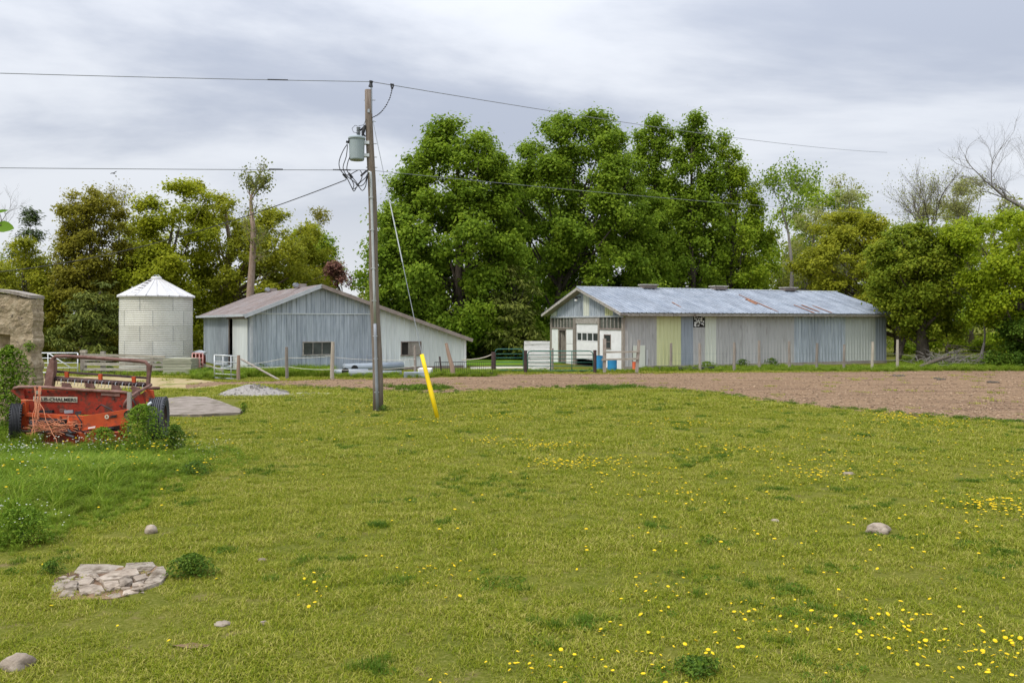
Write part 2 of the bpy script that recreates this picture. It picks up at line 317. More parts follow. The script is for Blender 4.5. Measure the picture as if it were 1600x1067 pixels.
# ------------------------------------------------------------------ leaves as one mesh, quickly
def quads_mesh(name, verts, tint, m, smooth=False):
    n = len(verts)//4; me = bpy.data.meshes.new(name)
    me.vertices.add(n*4); me.vertices.foreach_set('co', verts.astype(np.float32).ravel())
    me.loops.add(n*4); me.loops.foreach_set('vertex_index', np.arange(n*4, dtype=np.int32))
    me.polygons.add(n); me.polygons.foreach_set('loop_start', np.arange(0, n*4, 4, dtype=np.int32)); me.polygons.foreach_set('loop_total', np.full(n, 4, dtype=np.int32))
    me.update(calc_edges=True)
    a = me.attributes.new('tint', 'FLOAT', 'POINT'); a.data.foreach_set('value', np.repeat(tint, 4).astype(np.float32))
    me.materials.append(m); return me
def leaf_verts(c, nrm, size, aspect=.75, axis=None):
    n = len(c); nrm = nrm/np.linalg.norm(nrm, axis=1, keepdims=True)
    a = rng.normal(size=(n, 3)) if axis is None else axis
    x = np.cross(nrm, a); x /= np.linalg.norm(x, axis=1, keepdims=True)+1e-9; y = np.cross(nrm, x)
    if axis is not None: x, y = y, x
    s = size[:, None]*.5
    v = np.empty((n, 4, 3)); v[:, 0] = c - x*s; v[:, 1] = c + y*s*aspect + x*s*.1 + nrm*s*.12; v[:, 2] = c + x*s; v[:, 3] = c - y*s*aspect + x*s*.1 + nrm*s*.12
    return v.reshape(-1, 3)

# ------------------------------------------------------------------ the ground
gm = bpy.data.materials.new('pasture_ground'); gm.use_nodes = True; t = gm.node_tree; b = t.nodes['Principled BSDF']; b.inputs['Roughness'].default_value = 1; b.inputs['Specular IOR Level'].default_value = .05
g_ = N(t, 'ShaderNodeNewGeometry')
def gn(sc, det=5, rg=.65):
    n = N(t, 'ShaderNodeTexNoise'); n.inputs['Scale'].default_value = sc; n.inputs['Detail'].default_value = det; n.inputs['Roughness'].default_value = rg; t.links.new(g_.outputs['Position'], n.inputs['Vector']); return n.outputs[0]
cA = ramp(t, gn(.9, 8, .7), [(.095, .12, .008), (.155, .17, .014), (.22, .20, .035)], .3, .7)
cB = ramp(t, gn(26, 9, .85), [(.022, .03, .006), (.10, .105, .02), (.30, .25, .11)], .36, .66)
mA = N(t, 'ShaderNodeMixRGB'); mA.inputs[0].default_value = .6; t.links.new(cA, mA.inputs[1]); t.links.new(cB, mA.inputs[2])
sf = N(t, 'ShaderNodeMapRange'); sf.inputs[1].default_value = .58; sf.inputs[2].default_value = .72; t.links.new(gn(2.3, 6, .7), sf.inputs[0])
mB = N(t, 'ShaderNodeMixRGB'); mB.inputs[2].default_value = (.19, .14, .07, 1); t.links.new(sf.outputs[0], mB.inputs[0]); t.links.new(mA.outputs[0], mB.inputs[1])
t.links.new(mB.outputs[0], b.inputs['Base Color'])
bp = N(t, 'ShaderNodeBump'); bp.inputs['Strength'].default_value = .8; bp.inputs['Distance'].default_value = .05; t.links.new(gn(14, 6), bp.inputs['Height']); t.links.new(bp.outputs[0], b.inputs['Normal'])
mb = MB()
xs = [-900, -300, -100, -40, 0, 40, 100, 300, 900]; ys = [-60, 0, 20, 60, 120, 300, 900, 1500]
for i in range(len(xs)-1):
    for j in range(len(ys)-1): mb.quad((xs[i], ys[j], 0), (xs[i+1], ys[j], 0), (xs[i+1], ys[j+1], 0), (xs[i], ys[j+1], 0))
tag(mb.build('ground', gm, origin=(0, 0, 0)), kind='structure')

DIRT_NEAR = [(290, 607), (330, 603), (420, 601), (480, 605), (560, 609), (620, 611), (700, 615), (760, 611), (840, 607), (920, 605), (1000, 606), (1060, 609), (1110, 613), (1160, 621), (1200, 627), (1300, 637), (1400, 646), (1500, 654), (1600, 661), (1760, 670)]
DIRT_FAR = [(290, 601), (330, 597), (450, 594.5), (520, 592), (620, 591), (720, 588), (780, 584), (950, 583.5), (1100, 582), (1300, 580.5), (1450, 579.5), (1600, 578.5), (1760, 578)]
YARD_NEAR = [(40, 607), (130, 608), (240, 607), (300, 608), (345, 604)]
YARD_FAR = [(40, 587), (130, 588), (240, 590), (300, 592), (345, 597)]
def edge(e, px): return np.interp(px, [a for a, _ in e], [b for _, b in e])
def strip(name, near, far, m, z, amp):
    x0, x1 = near[0][0], near[-1][0]; n = int((x1-x0)/2.2); mb = MB(); rows = 10
    for i in range(n+1):
        px = x0+(x1-x0)*i/n
        a = edge(near, px); b_ = edge(far, px)
        sc = (a-HY)**2/(F*H)                                        # pixels per metre of depth
        a += amp*sc*(noise.noise(Vector((px*.045, 3, z*99)))*1.0 + noise.noise(Vector((px*.4, 9, 1)))*.45)
        b_ += .25*amp*(noise.noise(Vector((px*.09, 30, 1)))*2)
        a = max(a, b_+.15)
        ya, yb = F*H/(a-HY), F*H/(b_-HY)
        for r in range(rows+1):
            y = ya+(yb-ya)*r/rows; mb.v.append(Vector(((px-CX)/F*y, y, z)))
    for i in range(n):
        for r in range(rows): q = i*(rows+1)+r; mb.f.append((q, q+rows+1, q+rows+2, q+1))
    return tag(mb.build(name, m, origin=(0, 0, 0)), kind='structure')
M['dirt'] = mat('worked_dirt', [(.16, .10, .058), (.25, .165, .10), (.33, .235, .15)], 9, (1, 1, 1), 1, 0, .9, 12, detail=9, var=0, stain_or_shade=(.13, .08, .055), sscale=.9, sstretch=(.25, 2.2, 1), slo=.48, shi=.7, spec=.05, bdist=.06)
M['clod'] = mat('dry_clod', [(.17, .11, .07), (.28, .195, .125), (.36, .27, .18)], 3, rough=1, var=.35)
M['straw'] = mat('straw_yard', [(.25, .19, .095), (.36, .28, .15), (.44, .36, .22)], 3, (1, 1, 1), 1, 0, .7, 12, detail=9, var=0, stain_or_shade=(.17, .18, .05), sscale=.7, slo=.52, shi=.66, spec=.05)
M['lane'] = mat('gravel_lane', [(.42, .38, .30), (.52, .48, .40)], 3, (1, 1, 1), 1, 0, .5, 20, var=0)
strip('dirt_field', DIRT_NEAR, DIRT_FAR, M['dirt'], .008, 1.0)
strip('farmyard', YARD_NEAR, YARD_FAR, M['straw'], .004, .7)
strip('gravel_lane', [(735, 576.5), (860, 575)], [(735, 573), (860, 572.5)], M['lane'], .004, .2)
strip('gravel_patch', [(440, 616.5), (465, 619), (500, 619), (535, 617)], [(440, 615.5), (465, 613.5), (500, 612.5), (535, 615.8)], M['lane'], .005, .25)

# concrete slab lying in the pasture
sl = MB(); pts = [G(262, 652), G(318, 651), G(374, 648), G(380, 644), G(345, 630), G(322, 623), G(290, 622), G(262, 625)]
sl.plate([p+Vector((0, 0, -.02)) for p in pts], (0, 0, .09))
M['old_slab'] = mat('old_slab', [(.15, .12, .095), (.24, .20, .165), (.31, .265, .225)], 2.5, rough=.95, bump=.6, bscale=20, var=0, stain_or_shade=(.12, .10, .065), sscale=2.2, slo=.5, shi=.7)
tag(sl.build('concrete_slab', M['old_slab']), 'flat worn concrete slab lying in the grass right of the black tyre', 'concrete slab')
# gravel heap
gp = MB(); cg = G(398, 616); i0 = 0; nr, na = 10, 40
for r in range(nr+1):
    for a in range(na):
        rr = r/nr; an = 2*math.pi*a/na; k = 1+.16*noise.noise(Vector((math.cos(an), math.sin(an), 5)))
        x, y = math.cos(an)*rr*1.35*k, math.sin(an)*rr*.9*k
        z = .36*(1-rr)**.8*(1+.3*noise.noise(Vector((x*2, y*2, 1))))+.03*noise.noise(Vector((x*9, y*9, 4)))*(1-rr)
        gp.v.append(cg+Vector((x-.12*(1-rr), y, z)))
for r in range(nr):
    for a in range(na): q = r*na+a; w = r*na+(a+1) % na; gp.f.append((q, w, w+na, q+na))
for i in range(260):
    an, rr = random.uniform(0, 6.28), random.random()**.7*1.5
    x, y = math.cos(an)*rr*1.35, math.sin(an)*rr*.9; s = random.uniform(.012, .035)
    z = max(0, .36*(1-min(1, rr))**.8)
    gp.box(cg+Vector((x+(.5 if rr > 1.1 else 0), y, z+s*.3)), (s*2, s*1.6, s*1.5), random.uniform(0, 3), s*.3)
tag(gp.build('gravel_heap', M['gravel'], origin=cg), 'low heap of pale grey gravel in front of the grey barn', 'gravel heap', kind='stuff')

# ------------------------------------------------------------------ long metal barn on the right
C0 = G(975, 578); C1 = G(1385, 567.2); u = (C1-C0).normalized(); L = (C1-C0).length; w_ = Vector((-u.y, u.x, 0))   # w_: away from the camera
WD = 9.26
bl = thing('metal_barn', 'long low barn of mismatched grey, yellow and cream metal sheets with shiny roof', 'barn', C0)
side = Frame(C0, u, (0, 0, 1), -w_); front = Frame(C0, w_, (0, 0, 1), -u)      # front: s runs back from the near corner
ET, AP = 2.95, 4.62
fnd = MB(); fbox(fnd, side, -.02, L+.02, -.05, .19, -.25, .04); fnd.build('foundation', M['concrete'], bl)
def sp(px): return side.s_at(px)
runs = [(977, 1026, 'grey_sheet', 2.75), (1026, 1064, 'yellow_sheet', 2.75), (1064, 1083, 'blue_sheet', 2.75), (1083, 1101.5, 'grey_sheet', 2.33), (1101.5, 1119, 'cream_sheet', 2.75),
        (1119, 1241, 'grey_sheet', 2.75), (1241, 1321, 'galv', 2.75), (1321, 1352, 'green_sheet', 2.75), (1352, 1368, 'green_sheet', 2.75), (1368, 1384.5, 'blue_sheet', 2.75)]
k = 0
for a, b_, m, top in runs:
    for s0, s1 in split(sp(a), sp(b_), .92):
        k += 1; sheet(side, s0, s1, .17, 2.93 if top > 2.5 else 2.3, .23 if m != 'galv' else .25, .07, .026 if m != 'galv' else .05, off=.003*(k % 2)).build('siding_sheet', M[m], bl)
# broken patch of printed plastic over the vent in the wall
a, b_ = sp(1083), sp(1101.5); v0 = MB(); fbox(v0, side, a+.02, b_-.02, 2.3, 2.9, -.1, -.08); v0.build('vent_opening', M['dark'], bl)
v1 = MB()
for i in range(34):
    x = random.uniform(a+.04, b_-.12); z = random.uniform(2.32, 2.86); fbox(v1, side, x, x+random.uniform(.03, .12), z, z+random.uniform(.03, .12), -.02+.0011*i, -.012+.0011*i)
tag(v1.build('torn_sheeting', M['white_paint'], bl), 'torn white sheeting over a dark vent', kind='stuff')
# lean board and mid-height blue overlay on the side wall
o1 = MB(); fbox(o1, side, sp(988), sp(1007), .12, z1 := 1.32, .06, .075); o1.build('wall_patch', M['cream_sheet'], bl)
# fascia boards along the eave
for s0, s1 in split(-.45, L+.45, 3.3):
    f_ = MB(); fbox(f_, side, s0+.01, s1-.01, 2.93, 3.10, .36, .40); f_.build('fascia_board', M['fascia'], bl)
sf_ = MB(); fbox(sf_, side, -.4, L+.4, 2.915, 2.93, .03, .40); sf_.build('soffit', M['brown_trim'], bl)
# roof
sl_len = math.hypot(WD/2+.42, AP-ET+.15); upv = (w_*(WD/2+.42)+Vector((0, 0, AP-ET+.0))).normalized()
e0 = C0 - w_*.42 + Vector((0, 0, 3.11)); ridge = C0 + w_*WD/2 + Vector((0, 0, AP+.04)); vv = (ridge-e0); RL = vv.length; vv.normalize(); nn = u.cross(vv).normalized()
if nn.z < 0: nn = -nn
rf = Frame(e0, u, vv, nn)
roof = MB(); fbox(roof, rf, -.45, L+.45, 0, RL, -.06, -.03)
e1 = C0 + w_*(WD+.42) + Vector((0, 0, 3.11)); vb = (ridge-e1).normalized(); nb = vb.cross(u).normalized(); nb = nb if nb.z > 0 else -nb
rb = Frame(e1, u, vb, nb); fbox(roof, rb, -.45, L+.45, 0, RL, -.06, -.03)
ro = roof.build('roof', M['roof_galv'], bl)
for s0, s1 in split(-.5, L+.5, .84):
    k += 1; sheet(rf, s0, s1+.01, -.05, RL, .28, .06, .035, off=.002+.003*(k % 2)).build('roof_sheet', M['roof_galv'], ro)
    sheet(rb, s0, s1+.01, -.05, RL, .28, .05, .02, off=.002+.003*(k % 2)).build('roof_sheet', M['roof_galv'], ro)
rc = MB(); rc.tube([rf.pt(-.5, RL, .02), rf.pt(L+.5, RL, .02)], .045, 6); rc.build('ridge_cap', M['trim'], ro)
def roof_px(px, py):                                  # where the line of sight meets the near roof slope
    d = Vector(((px-CX)/F, 1, -(py-HY)/F)); o = Vector((0, 0, H)); tt = (rf.O-o).dot(rf.n)/d.dot(rf.n); q = o+d*tt-rf.O; return q.dot(rf.u), q.dot(rf.v)
for (ax, ay, bx, by, w) in ((1154, 461, 1216, 488, .05), (1166, 468, 1182, 476, .12), (1240, 477, 1272, 489.5, .07), (1252, 477, 1280, 488, .07), (1269, 478, 1300, 489.5, .06), (1050, 473, 1064, 481, .04)):
    rs = MB(); a = roof_px(ax, ay); b_ = roof_px(bx, by); n = 6
    for i in range(n):
        p = [a[j]+(b_[j]-a[j])*i/n for j in (0, 1)]; q = [a[j]+(b_[j]-a[j])*(i+1)/n for j in (0, 1)]; hw = w*random.uniform(.6, 1.3)
        rs.quad(rf.pt(p[0]-hw, p[1], .039), rf.pt(p[0]+hw, p[1], .039), rf.pt(q[0]+hw, q[1], .039), rf.pt(q[0]-hw, q[1], .039))
    rs.build('rust_stain', M['rust_streak'], ro)
for px in (1013, 1123, 1232):
    s = rf.s_at(px); s = (lambda k: (k*ridge.y-ridge.x)/(u.x-k*u.y))((px-CX)/F); c = ridge+u*s; ang = math.atan2(u.y, u.x)
    v = MB(); v.box(c+Vector((0, 0, .10)), (.95, .5, .16), ang).build('ridge_vent', M['brown_trim'], bl)
    v = MB(); v.box(c+Vector((0, 0, .22)), (1.08, .66, .07), ang).build('vent_cap', M['fascia'], bl)
# gable front: metal sheets, timber frame, doors and windows
gt = lambda s: ET+.12+(AP-ET-.12)*(1-abs(s-WD/2)/(WD/2))-.03
def wf(px): return front.s_at(px)
gcols = [(.0, 1.2, 'blue_sheet'), (1.2, 2.1, 'yellow_sheet'), (2.1, 3.3, 'galv'), (3.3, 4.0, 'galv'), (4.0, 4.75, 'cream_sheet'), (4.75, 5.7, 'galv'), (5.7, 6.6, 'galv'), (6.6, 7.5, 'galv'), (7.5, 8.4, 'galv'), (8.4, 9.26, 'cream_sheet')]
for s0, s1, m in gcols:
    k += 1; sheet(front, s0, s1, 2.93, gt, .24, .08, .04, off=.003*(k % 2)).build('gable_sheet', M[m], bl)
g0 = MB(); fbox(g0, front, -.02, WD, 2.86, 2.95, .022, .06); g0.build('gable_trim', M['trim'], bl)
for sgn in (0, 1):
    a = Vector((*(C0-w_*.45+u*-.47).xy, 3.02)) if not sgn else Vector((*(C0+w_*(WD+.45)+u*-.47).xy, 3.02)); b_ = ridge-u*.47-Vector((0, 0, .07))
    g1 = MB(); g1.beam(a, b_-Vector((0, 0, .02)), .05, .17); g1.build('bargeboard', M['fascia'], bl)
    g1 = MB(); g1.beam(a+u*.25-Vector((0, 0, .06)), b_+u*.25-Vector((0, 0, .09)), .4, .02); g1.build('gable_soffit', M['brown_trim'], bl)
lm = MB(); c = front.pt(4.9, 4.08, .1); lm.beam(c, c+front.n*.3, .05, .05); lm.box(c+front.n*.3+Vector((0, 0, -.05)), (.16, .16, .14)); lm.build('lamp', M['black'], bl)
lm = MB(); lm.lathe(c+front.n*.3+Vector((0, 0, -.26)), [(.02, 0), (.09, .03), (.1, .12), (.05, .14)], 10); lm.build('lamp_globe', M['white_paint'], bl)
# timber posts, header, transoms
def frbox(name, s0, s1, t0, t1, o0, o1, m): x = MB(); fbox(x, front, s0, s1, t0, t1, o0, o1); return x.build(name, M[m], bl)
for s in (0.0, 2.72, 5.72, 9.12): frbox('door_post' if s in (2.72, 5.72) else 'corner_post', s, s+(.2 if s != 5.72 else .36), 0, 2.86, -.1, .03 if s != 0 else .05, 'wood')
frbox('header_board', 2.92, 5.72, 2.50, 2.86, -.06, .02, 'fascia')
for (s0, s1, n) in ((.2, 2.72, 6), (6.08, 9.12, 7)):
    frbox('transom_sill', s0, s1, 2.17, 2.25, -.05, .05, 'brown_trim')
    g = (s1-s0)/n
    for i in range(n):
        frbox('pane', s0+g*i+.03, s0+g*(i+1)-.03, 2.25, 2.86, -.05, -.035, 'poly')
        if i: frbox('mullion', s0+g*i-.03, s0+g*i+.03, 2.25, 2.86, -.05, .01, 'fascia')
# right white wall with a tall two-pane window
for (s0, s1, t0, t1) in ((.2, 1.42, .02, 2.17), (2.22, 2.72, .02, 2.17), (1.42, 2.22, .02, 1.08), (1.42, 2.22, 1.9, 2.17)):
    frbox('wall_board', s0+.004, s1-.004, t0, t1-.003, -.04, .0, 'white_paint')
window(bl, front, 1.42, 2.22, 1.08, 1.9, 1, M['brown_trim'], M['glass'], rows=2, out=.02)
# left: white boards either side of an open doorway
frbox('wall_board', 8.18, 9.12, .02, 2.17, -.04, 0, 'white_paint'); frbox('wall_board', 6.08, 7.02, .02, 1.24, -.04, 0, 'white_paint'); frbox('wall_board', 6.08, 7.02, 1.26, 2.17, -.04, .004, 'white_paint')
frbox('wall_board', 7.02, 8.18, 2.06, 2.17, -.04, 0, 'brown_trim'); frbox('door_jamb', 8.06, 8.18, 0, 2.06, -.06, .02, 'wood'); frbox('door_jamb', 7.02, 7.1, 0, 2.06, -.06, .02, 'wood')
x = MB(); x.hexa([front.pt(7.98, .05, -.1), front.pt(8.04, .05, -.1), front.pt(7.6, .05, -.75), front.pt(7.54, .05, -.75), front.pt(7.98, 2.02, -.1), front.pt(8.04, 2.02, -.1), front.pt(7.6, 2.02, -.75), front.pt(7.54, 2.02, -.75)]); x.build('door', M['wood'], bl)
# overhead door, raised a little
for i in range(4):
    t0 = .38+i*.53
    if i != 2: frbox('door_panel', 2.93, 5.71, t0+.006, t0+.525, -.09, -.04, 'white_paint')
frbox('door_panel', 2.93, 5.71, 1.446, 1.50, -.09, -.04, 'white_paint'); frbox('door_panel', 2.93, 5.71, 1.93, 1.965, -.09, -.04, 'white_paint')
for i in range(4):
    s0 = 2.96+i*.69; frbox('pane', s0+.05, s0+.64, 1.51, 1.925, -.08, -.07, 'glass'); frbox('door_panel', s0-.02, s0+.045, 1.503, 1.927, -.09, -.041, 'white_paint')
frbox('door_panel', 5.62, 5.708, 1.503, 1.927, -.09, -.041, 'white_paint')
frbox('door_panel', 2.93, 5.71, 2.503, 2.52, -.09, -.07, 'white_paint')
# rear and end walls, floor
x = MB(); back = Frame(C0+w_*WD, u, (0, 0, 1), w_); fbox(x, back, 0, L, 0, 2.93, -.05, 0); x.build('rear_wall', M['grey_sheet'], bl)
x = MB(); endf = Frame(C1, w_, (0, 0, 1), u); x.plate([endf.pt(0, 0), endf.pt(WD, 0), endf.pt(WD, ET), endf.pt(WD/2, AP-.04), endf.pt(0, ET)], -u*.05); x.build('end_wall', M['grey_sheet'], bl)
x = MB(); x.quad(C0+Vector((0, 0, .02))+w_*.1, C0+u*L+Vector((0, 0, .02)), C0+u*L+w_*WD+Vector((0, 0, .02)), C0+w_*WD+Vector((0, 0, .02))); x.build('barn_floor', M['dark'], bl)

# ------------------------------------------------------------------ grey barn on the left
B0 = G(393, 585); B1 = G(725, 574.6); ub = (B1-B0).normalized(); LB = (B1-B0).length; wb = Vector((-ub.y, ub.x, 0)); DB = 15.0
br = thing('grey_barn', 'grey ribbed metal barn with rusty roof and white lean-to behind the pole', 'barn', B0)
bf = Frame(B0, ub, (0, 0, 1), -wb); bs = Frame(B0, wb, (0, 0, 1), -ub)
SR, ZA, ZL, ZR = 3.42, 4.46, 3.06, 1.70
btop = lambda s: (ZL+(ZA-ZL)*s/SR if s < SR else ZA+(ZR-ZA)*(s-SR)/(LB-SR))-.06
S2 = bf.s_at(594)
def put_sheets(fr, runs, m, tfun, pitch, rh, t0, holes=()):
    global k
    for s0, s1 in runs:
        k += 1
        cuts = [h for h in holes if h[0] < s1-.01 and h[1] > s0+.01]
        if not cuts: sheet(fr, s0, s1, t0, tfun, pitch, .09, rh, off=.003*(k % 2)).build('siding_sheet', M[m], br)
        else:
            h = cuts[0]; mbb = MB(); sheet(fr, s0, s1, t0, h[2], pitch, .09, rh, off=.003*(k % 2), mb=mbb); sheet(fr, s0, s1, h[3], tfun, pitch, .09, rh, off=.003*(k % 2), mb=mbb)
            if s0 < h[0]-.01: sheet(fr, s0, h[0], h[2], h[3], pitch, .09, rh, off=.003*(k % 2), mb=mbb)
            if s1 > h[1]+.01: sheet(fr, h[1], s1, h[2], h[3], pitch, .09, rh, off=.003*(k % 2), mb=mbb)
            mbb.build('siding_sheet', M[m], br)
w1 = (bf.s_at(472.5), bf.s_at(519), .87, 1.60); w2 = (bf.s_at(626), bf.s_at(658), .76, 1.54)
put_sheets(bf, split(0, S2-.02, .84), 'galv', 3.01, .25, .05, .02, [w1])
put_sheets(bf, split(S2, LB, .84), 'white_sheet', btop, .28, .035, .15, [w2])
for s0, s1 in split(0, S2-.02, .84):
    pk = sorted({s0, s1, SR}) if s0 < SR < s1 else [s0, s1]
    mbb = MB()
    for a, b_ in zip(pk, pk[1:]): sheet(bf, a, b_, 3.03, btop, .25, .09, .05, off=.004, mb=mbb)
    mbb.build('gable_sheet', M['galv'], br)
x = MB(); fbox(x, bf, -.02, S2, 3.0, 3.04, .03, .06); x.build('trim_strip', M['white_sheet'], br)
x = MB(); fbox(x, bf, S2-.04, S2+.04, .05, 3.05, .0, .035); x.build('corner_trim', M['white_sheet'], br)
x = MB(); fbox(x, bf, S2, LB, 0, .15, -.05, .01); x.build('base_board', M['brown_trim'], br)
x = MB(); fbox(x, bf, LB-.02, LB+.12, 0, ZR-.1, -.25, .04); x.build('corner_board', M['white_paint'], br)
x = MB(); fbox(x, bf, -.06, .07, .02, 3.02, -.07, .04); x.build('corner_trim', M['trim'], br)
window(br, bf, w1[0], w1[1], w1[2], w1[3], 3, M['fascia'], M['glass'], .06)
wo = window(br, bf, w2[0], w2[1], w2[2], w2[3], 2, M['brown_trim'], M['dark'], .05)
x = MB(); fbox(x, bf, w2[0]+.43, w2[1]-.06, w2[2]+.06, w2[3]-.06, .0, .02); x.build('window_board', M['concrete'], wo)
# side wall with a sliding door standing partly open
D0, D1, D2 = bs.s_at(388.5), bs.s_at(365), bs.s_at(359)
put_sheets(bs, split(D2, DB, .84), 'galv', 2.98, .25, .05, .02); put_sheets(bs, [(0.02, D0)], 'galv', 2.98, .25, .05, .02)
x = MB(); fbox(x, bs, D0, D2, 2.78, 2.98, -.05, .01); x.build('siding_sheet', M['galv'], br)
dd = MB(); fbox(dd, bs, D0, D1, .06, 2.76, .04, .055); dr = dd.build('sliding_door', M['white_sheet'], br)
for s0, s1 in split(D0, D1, 1.0): sheet(bs, s0, s1, .06, 2.76, .25, .05, .02, off=.06).build('door_sheet', M['white_sheet'], dr)
x = MB(); fbox(x, bs, D0-.1, D2+.1, 2.77, 2.93, .08, .18); x.build('door_track', M['brown_trim'], br)
x = MB(); fbox(x, bs, D2-.02, D2+.12, .02, 2.77, .0, .06); x.build('door_jamb', M['brown_trim'], br)
# roof: left slope of rusty sheets, long right slope
def slope(a_s, a_z, b_s, b_z, ov_a, name_m, over_front=.35):
    a = B0+ub*a_s+Vector((0, 0, a_z)); b_ = B0+ub*b_s+Vector((0, 0, b_z)); v = (b_-a).normalized(); a = a-v*ov_a; ln = (b_-a).length
    n = wb.cross(v); n = n if n.z > 0 else -n; return Frame(a, wb, v, n), ln
rfl, ll = slope(0, ZL+.05, SR, ZA+.05, .45, 'roof_rust'); rfr, lr = slope(LB, ZR+.05, SR, ZA+.05, .4, 'roof_galv')
x = MB(); fbox(x, rfl, -.3, DB+.3, 0, ll, -.07, -.03); fbox(x, rfr, -.3, DB+.3, 0, lr, -.07, -.03); rr = x.build('roof', M['brown_trim'], br)
for s0, s1 in split(-.35, DB+.35, .84):
    k += 1; sheet(rfl, s0, s1+.01, -.03, ll, .28, .05, .02, off=.002+.003*(k % 2)).build('roof_sheet', M['roof_rust'], rr)
    sheet(rfr, s0, s1+.01, -.03, lr, .28, .05, .02, off=.002+.003*(k % 2)).build('roof_sheet', M['roof_galv'], rr)
x = MB(); fbox(x, rfl, -.37, -.33, -.02, ll, -.16, .03); x.build('bargeboard', M['trim'], br)
x = MB(); fbox(x, rfr, -.37, -.33, -.02, lr, -.16, .03); x.build('bargeboard', M['brown_trim'], br)
x = MB(); a = B0-ub*.42+Vector((0, 0, 2.93)); x.beam(a-wb*.35, a+wb*(DB+.3), .1, .13); x.build('eave_gutter', M['trim'], br)
x = MB(); fbox(x, bs, -.3, DB+.2, 2.96, 2.985, .0, .40); x.build('soffit', M['brown_trim'], br)
for px in (425, 470):
    kx = (px-CX)/F; rp_ = rfl.pt(0, ll, 0); s = (kx*rp_.y-rp_.x)/(wb.x-kx*wb.y); c = rp_+wb*s
    x = MB(); x.box(c+Vector((0, 0, .1)), (.35, .55, .22), math.atan2(wb.y, wb.x)).build('roof_vent', M['brown_trim'], br)
    x = MB(); x.tube([c-ub*.28+Vector((0, 0, .14))-wb*.2, c-ub*.28+Vector((0, 0, .14))+wb*.25], .12, 10); x.build('vent_hood', M['steel'], br)
x = MB(); bb = Frame(B0+wb*DB, ub, (0, 0, 1), wb); x.plate([bb.pt(0, 0), bb.pt(LB, 0), bb.pt(LB, ZR-.08), bb.pt(SR, ZA-.08), bb.pt(0, ZL-.08)], -wb*.05); x.build('rear_wall', M['galv'], br)
x = MB(); be = Frame(B1, wb, (0, 0, 1), ub); fbox(x, be, .3, DB, 0, ZR-.08, -.05, 0); x.build('end_wall', M['white_sheet'], br)
x = MB(); x.quad(B0+Vector((0, 0, .02)), B0+ub*LB+Vector((0, 0, .02)), B0+ub*LB+wb*DB+Vector((0, 0, .02)), B0+wb*DB+Vector((0, 0, .02))); x.build('barn_floor', M['dark'], br)
# rear annexe peeking past the lean-to end
x = MB(); q0 = B1+wb*2.0+ub*.15; fa = Frame(q0, ub, (0, 0, 1), -wb); fbox(x, fa, -.1, .35, 0, 1.82, 0, -2.5)
tag(x.build('rear_annexe', M['white_paint']), 'narrow white annexe wall showing past the right end of the grey barn', 'shed')

# ------------------------------------------------------------------ steel grain bin
GC = Vector(((244.5-CX)/F*42.5, 42.5, 0)); GR = 1.79
gb = thing('grain_bin', 'round corrugated steel grain bin with conical ribbed roof', 'grain bin', GC)
zt = 3.93; nring = 5; rhh = (zt-.06)/nring
for r in range(nring):
    z0 = .06+r*rhh; prof = []; npl = 28
    for i in range(npl+1): tt = i/npl; prof.append((GR+(.008 if (i % 4) in (1, 2) else -.004)+(.004 if r % 2 else 0), z0+rhh*tt+(.0 if i else .004)))
    ns = 7; of = (.35 if r % 2 else .0)+.2
    for j in range(ns):
        a0 = of+2*math.pi*j/ns; a1 = a0+2*math.pi/ns-.006; m_ = MB(); m_.lathe(GC, prof, 8, a0, a1); m_.build('wall_sheet', M['bin'], gb, smooth=False)
        sm = MB(); sm.lathe(GC, [(GR+.018, z0+.005), (GR+.018, z0+rhh-.005)], 1, a1-.003, a1+.005)
        sm.lathe(GC, [(GR+.006, z0+.005), (GR+.018, z0+.005)], 1, a1-.003, a1+.005); sm.build('bolted_seam', M['steel'], gb)
nw = 22; base = MB(); base.lathe(GC, [(GR+.1, zt-.01), (.22, 4.86)], 44); rfb = base.build('roof', M['bin_roof'], gb)
for j in range(nw):
    a0 = 2*math.pi*j/nw; a1 = a0+2*math.pi/nw-.004; m_ = MB()
    def rp2(a, r, z): return GC+Vector((math.cos(a)*r, math.sin(a)*r, z))
    e = .02; rr0, rr1 = GR+.12, .2
    for (b0, b1, h0, h1) in ((a0, a0+e, .0, .05), (a0+e, a0+2*e, .05, .015), (a0+2*e, a1, .015, .012)):
        m_.quad(rp2(b0, rr0, zt+h0), rp2(b1, rr0, zt+h1), rp2(a0+(b1-a0), rr1, 4.88+h1), rp2(a0+(b0-a0), rr1, 4.88+h0))
    m_.quad(rp2(a0, rr0, zt), rp2(a1, rr0, zt), rp2(a1, rr0, zt-.05), rp2(a0, rr0, zt-.05))
    m_.build('roof_panel', M['bin_roof'], rfb)
m_ = MB(); m_.lathe(GC, [(0.001, 5.02), (.24, 4.99), (.27, 4.92), (.27, 4.86), (.2, 4.86)], 16); m_.build('roof_cap', M['bin_roof'], gb)
m_ = MB()
for a in (0, 1.6, 3.2, 4.7): m_.tube([GC+Vector((.22*math.cos(a), .22*math.sin(a), 4.98)), GC+Vector((.1*math.cos(a+1), .1*math.sin(a+1), 5.10))], .015, 5)
m_.build('cap_bracket', M['steel'], gb)
hd = MB()
al = R(-108)
for i in range(6):
    fr_ = .12+i*.14; r_ = GR*(1-fr_)+.2*fr_; z = zt+(4.88-zt)*fr_+.055; c = GC+Vector((math.cos(al)*r_, math.sin(al)*r_, z)); tv = Vector((-math.sin(al), math.cos(al), 0))
    wv = .20-.02*i; hd.beam(c-tv*wv, c+tv*wv, .04, .03)
hd.build('roof_ladder_rung', M['dark_rust'], gb)
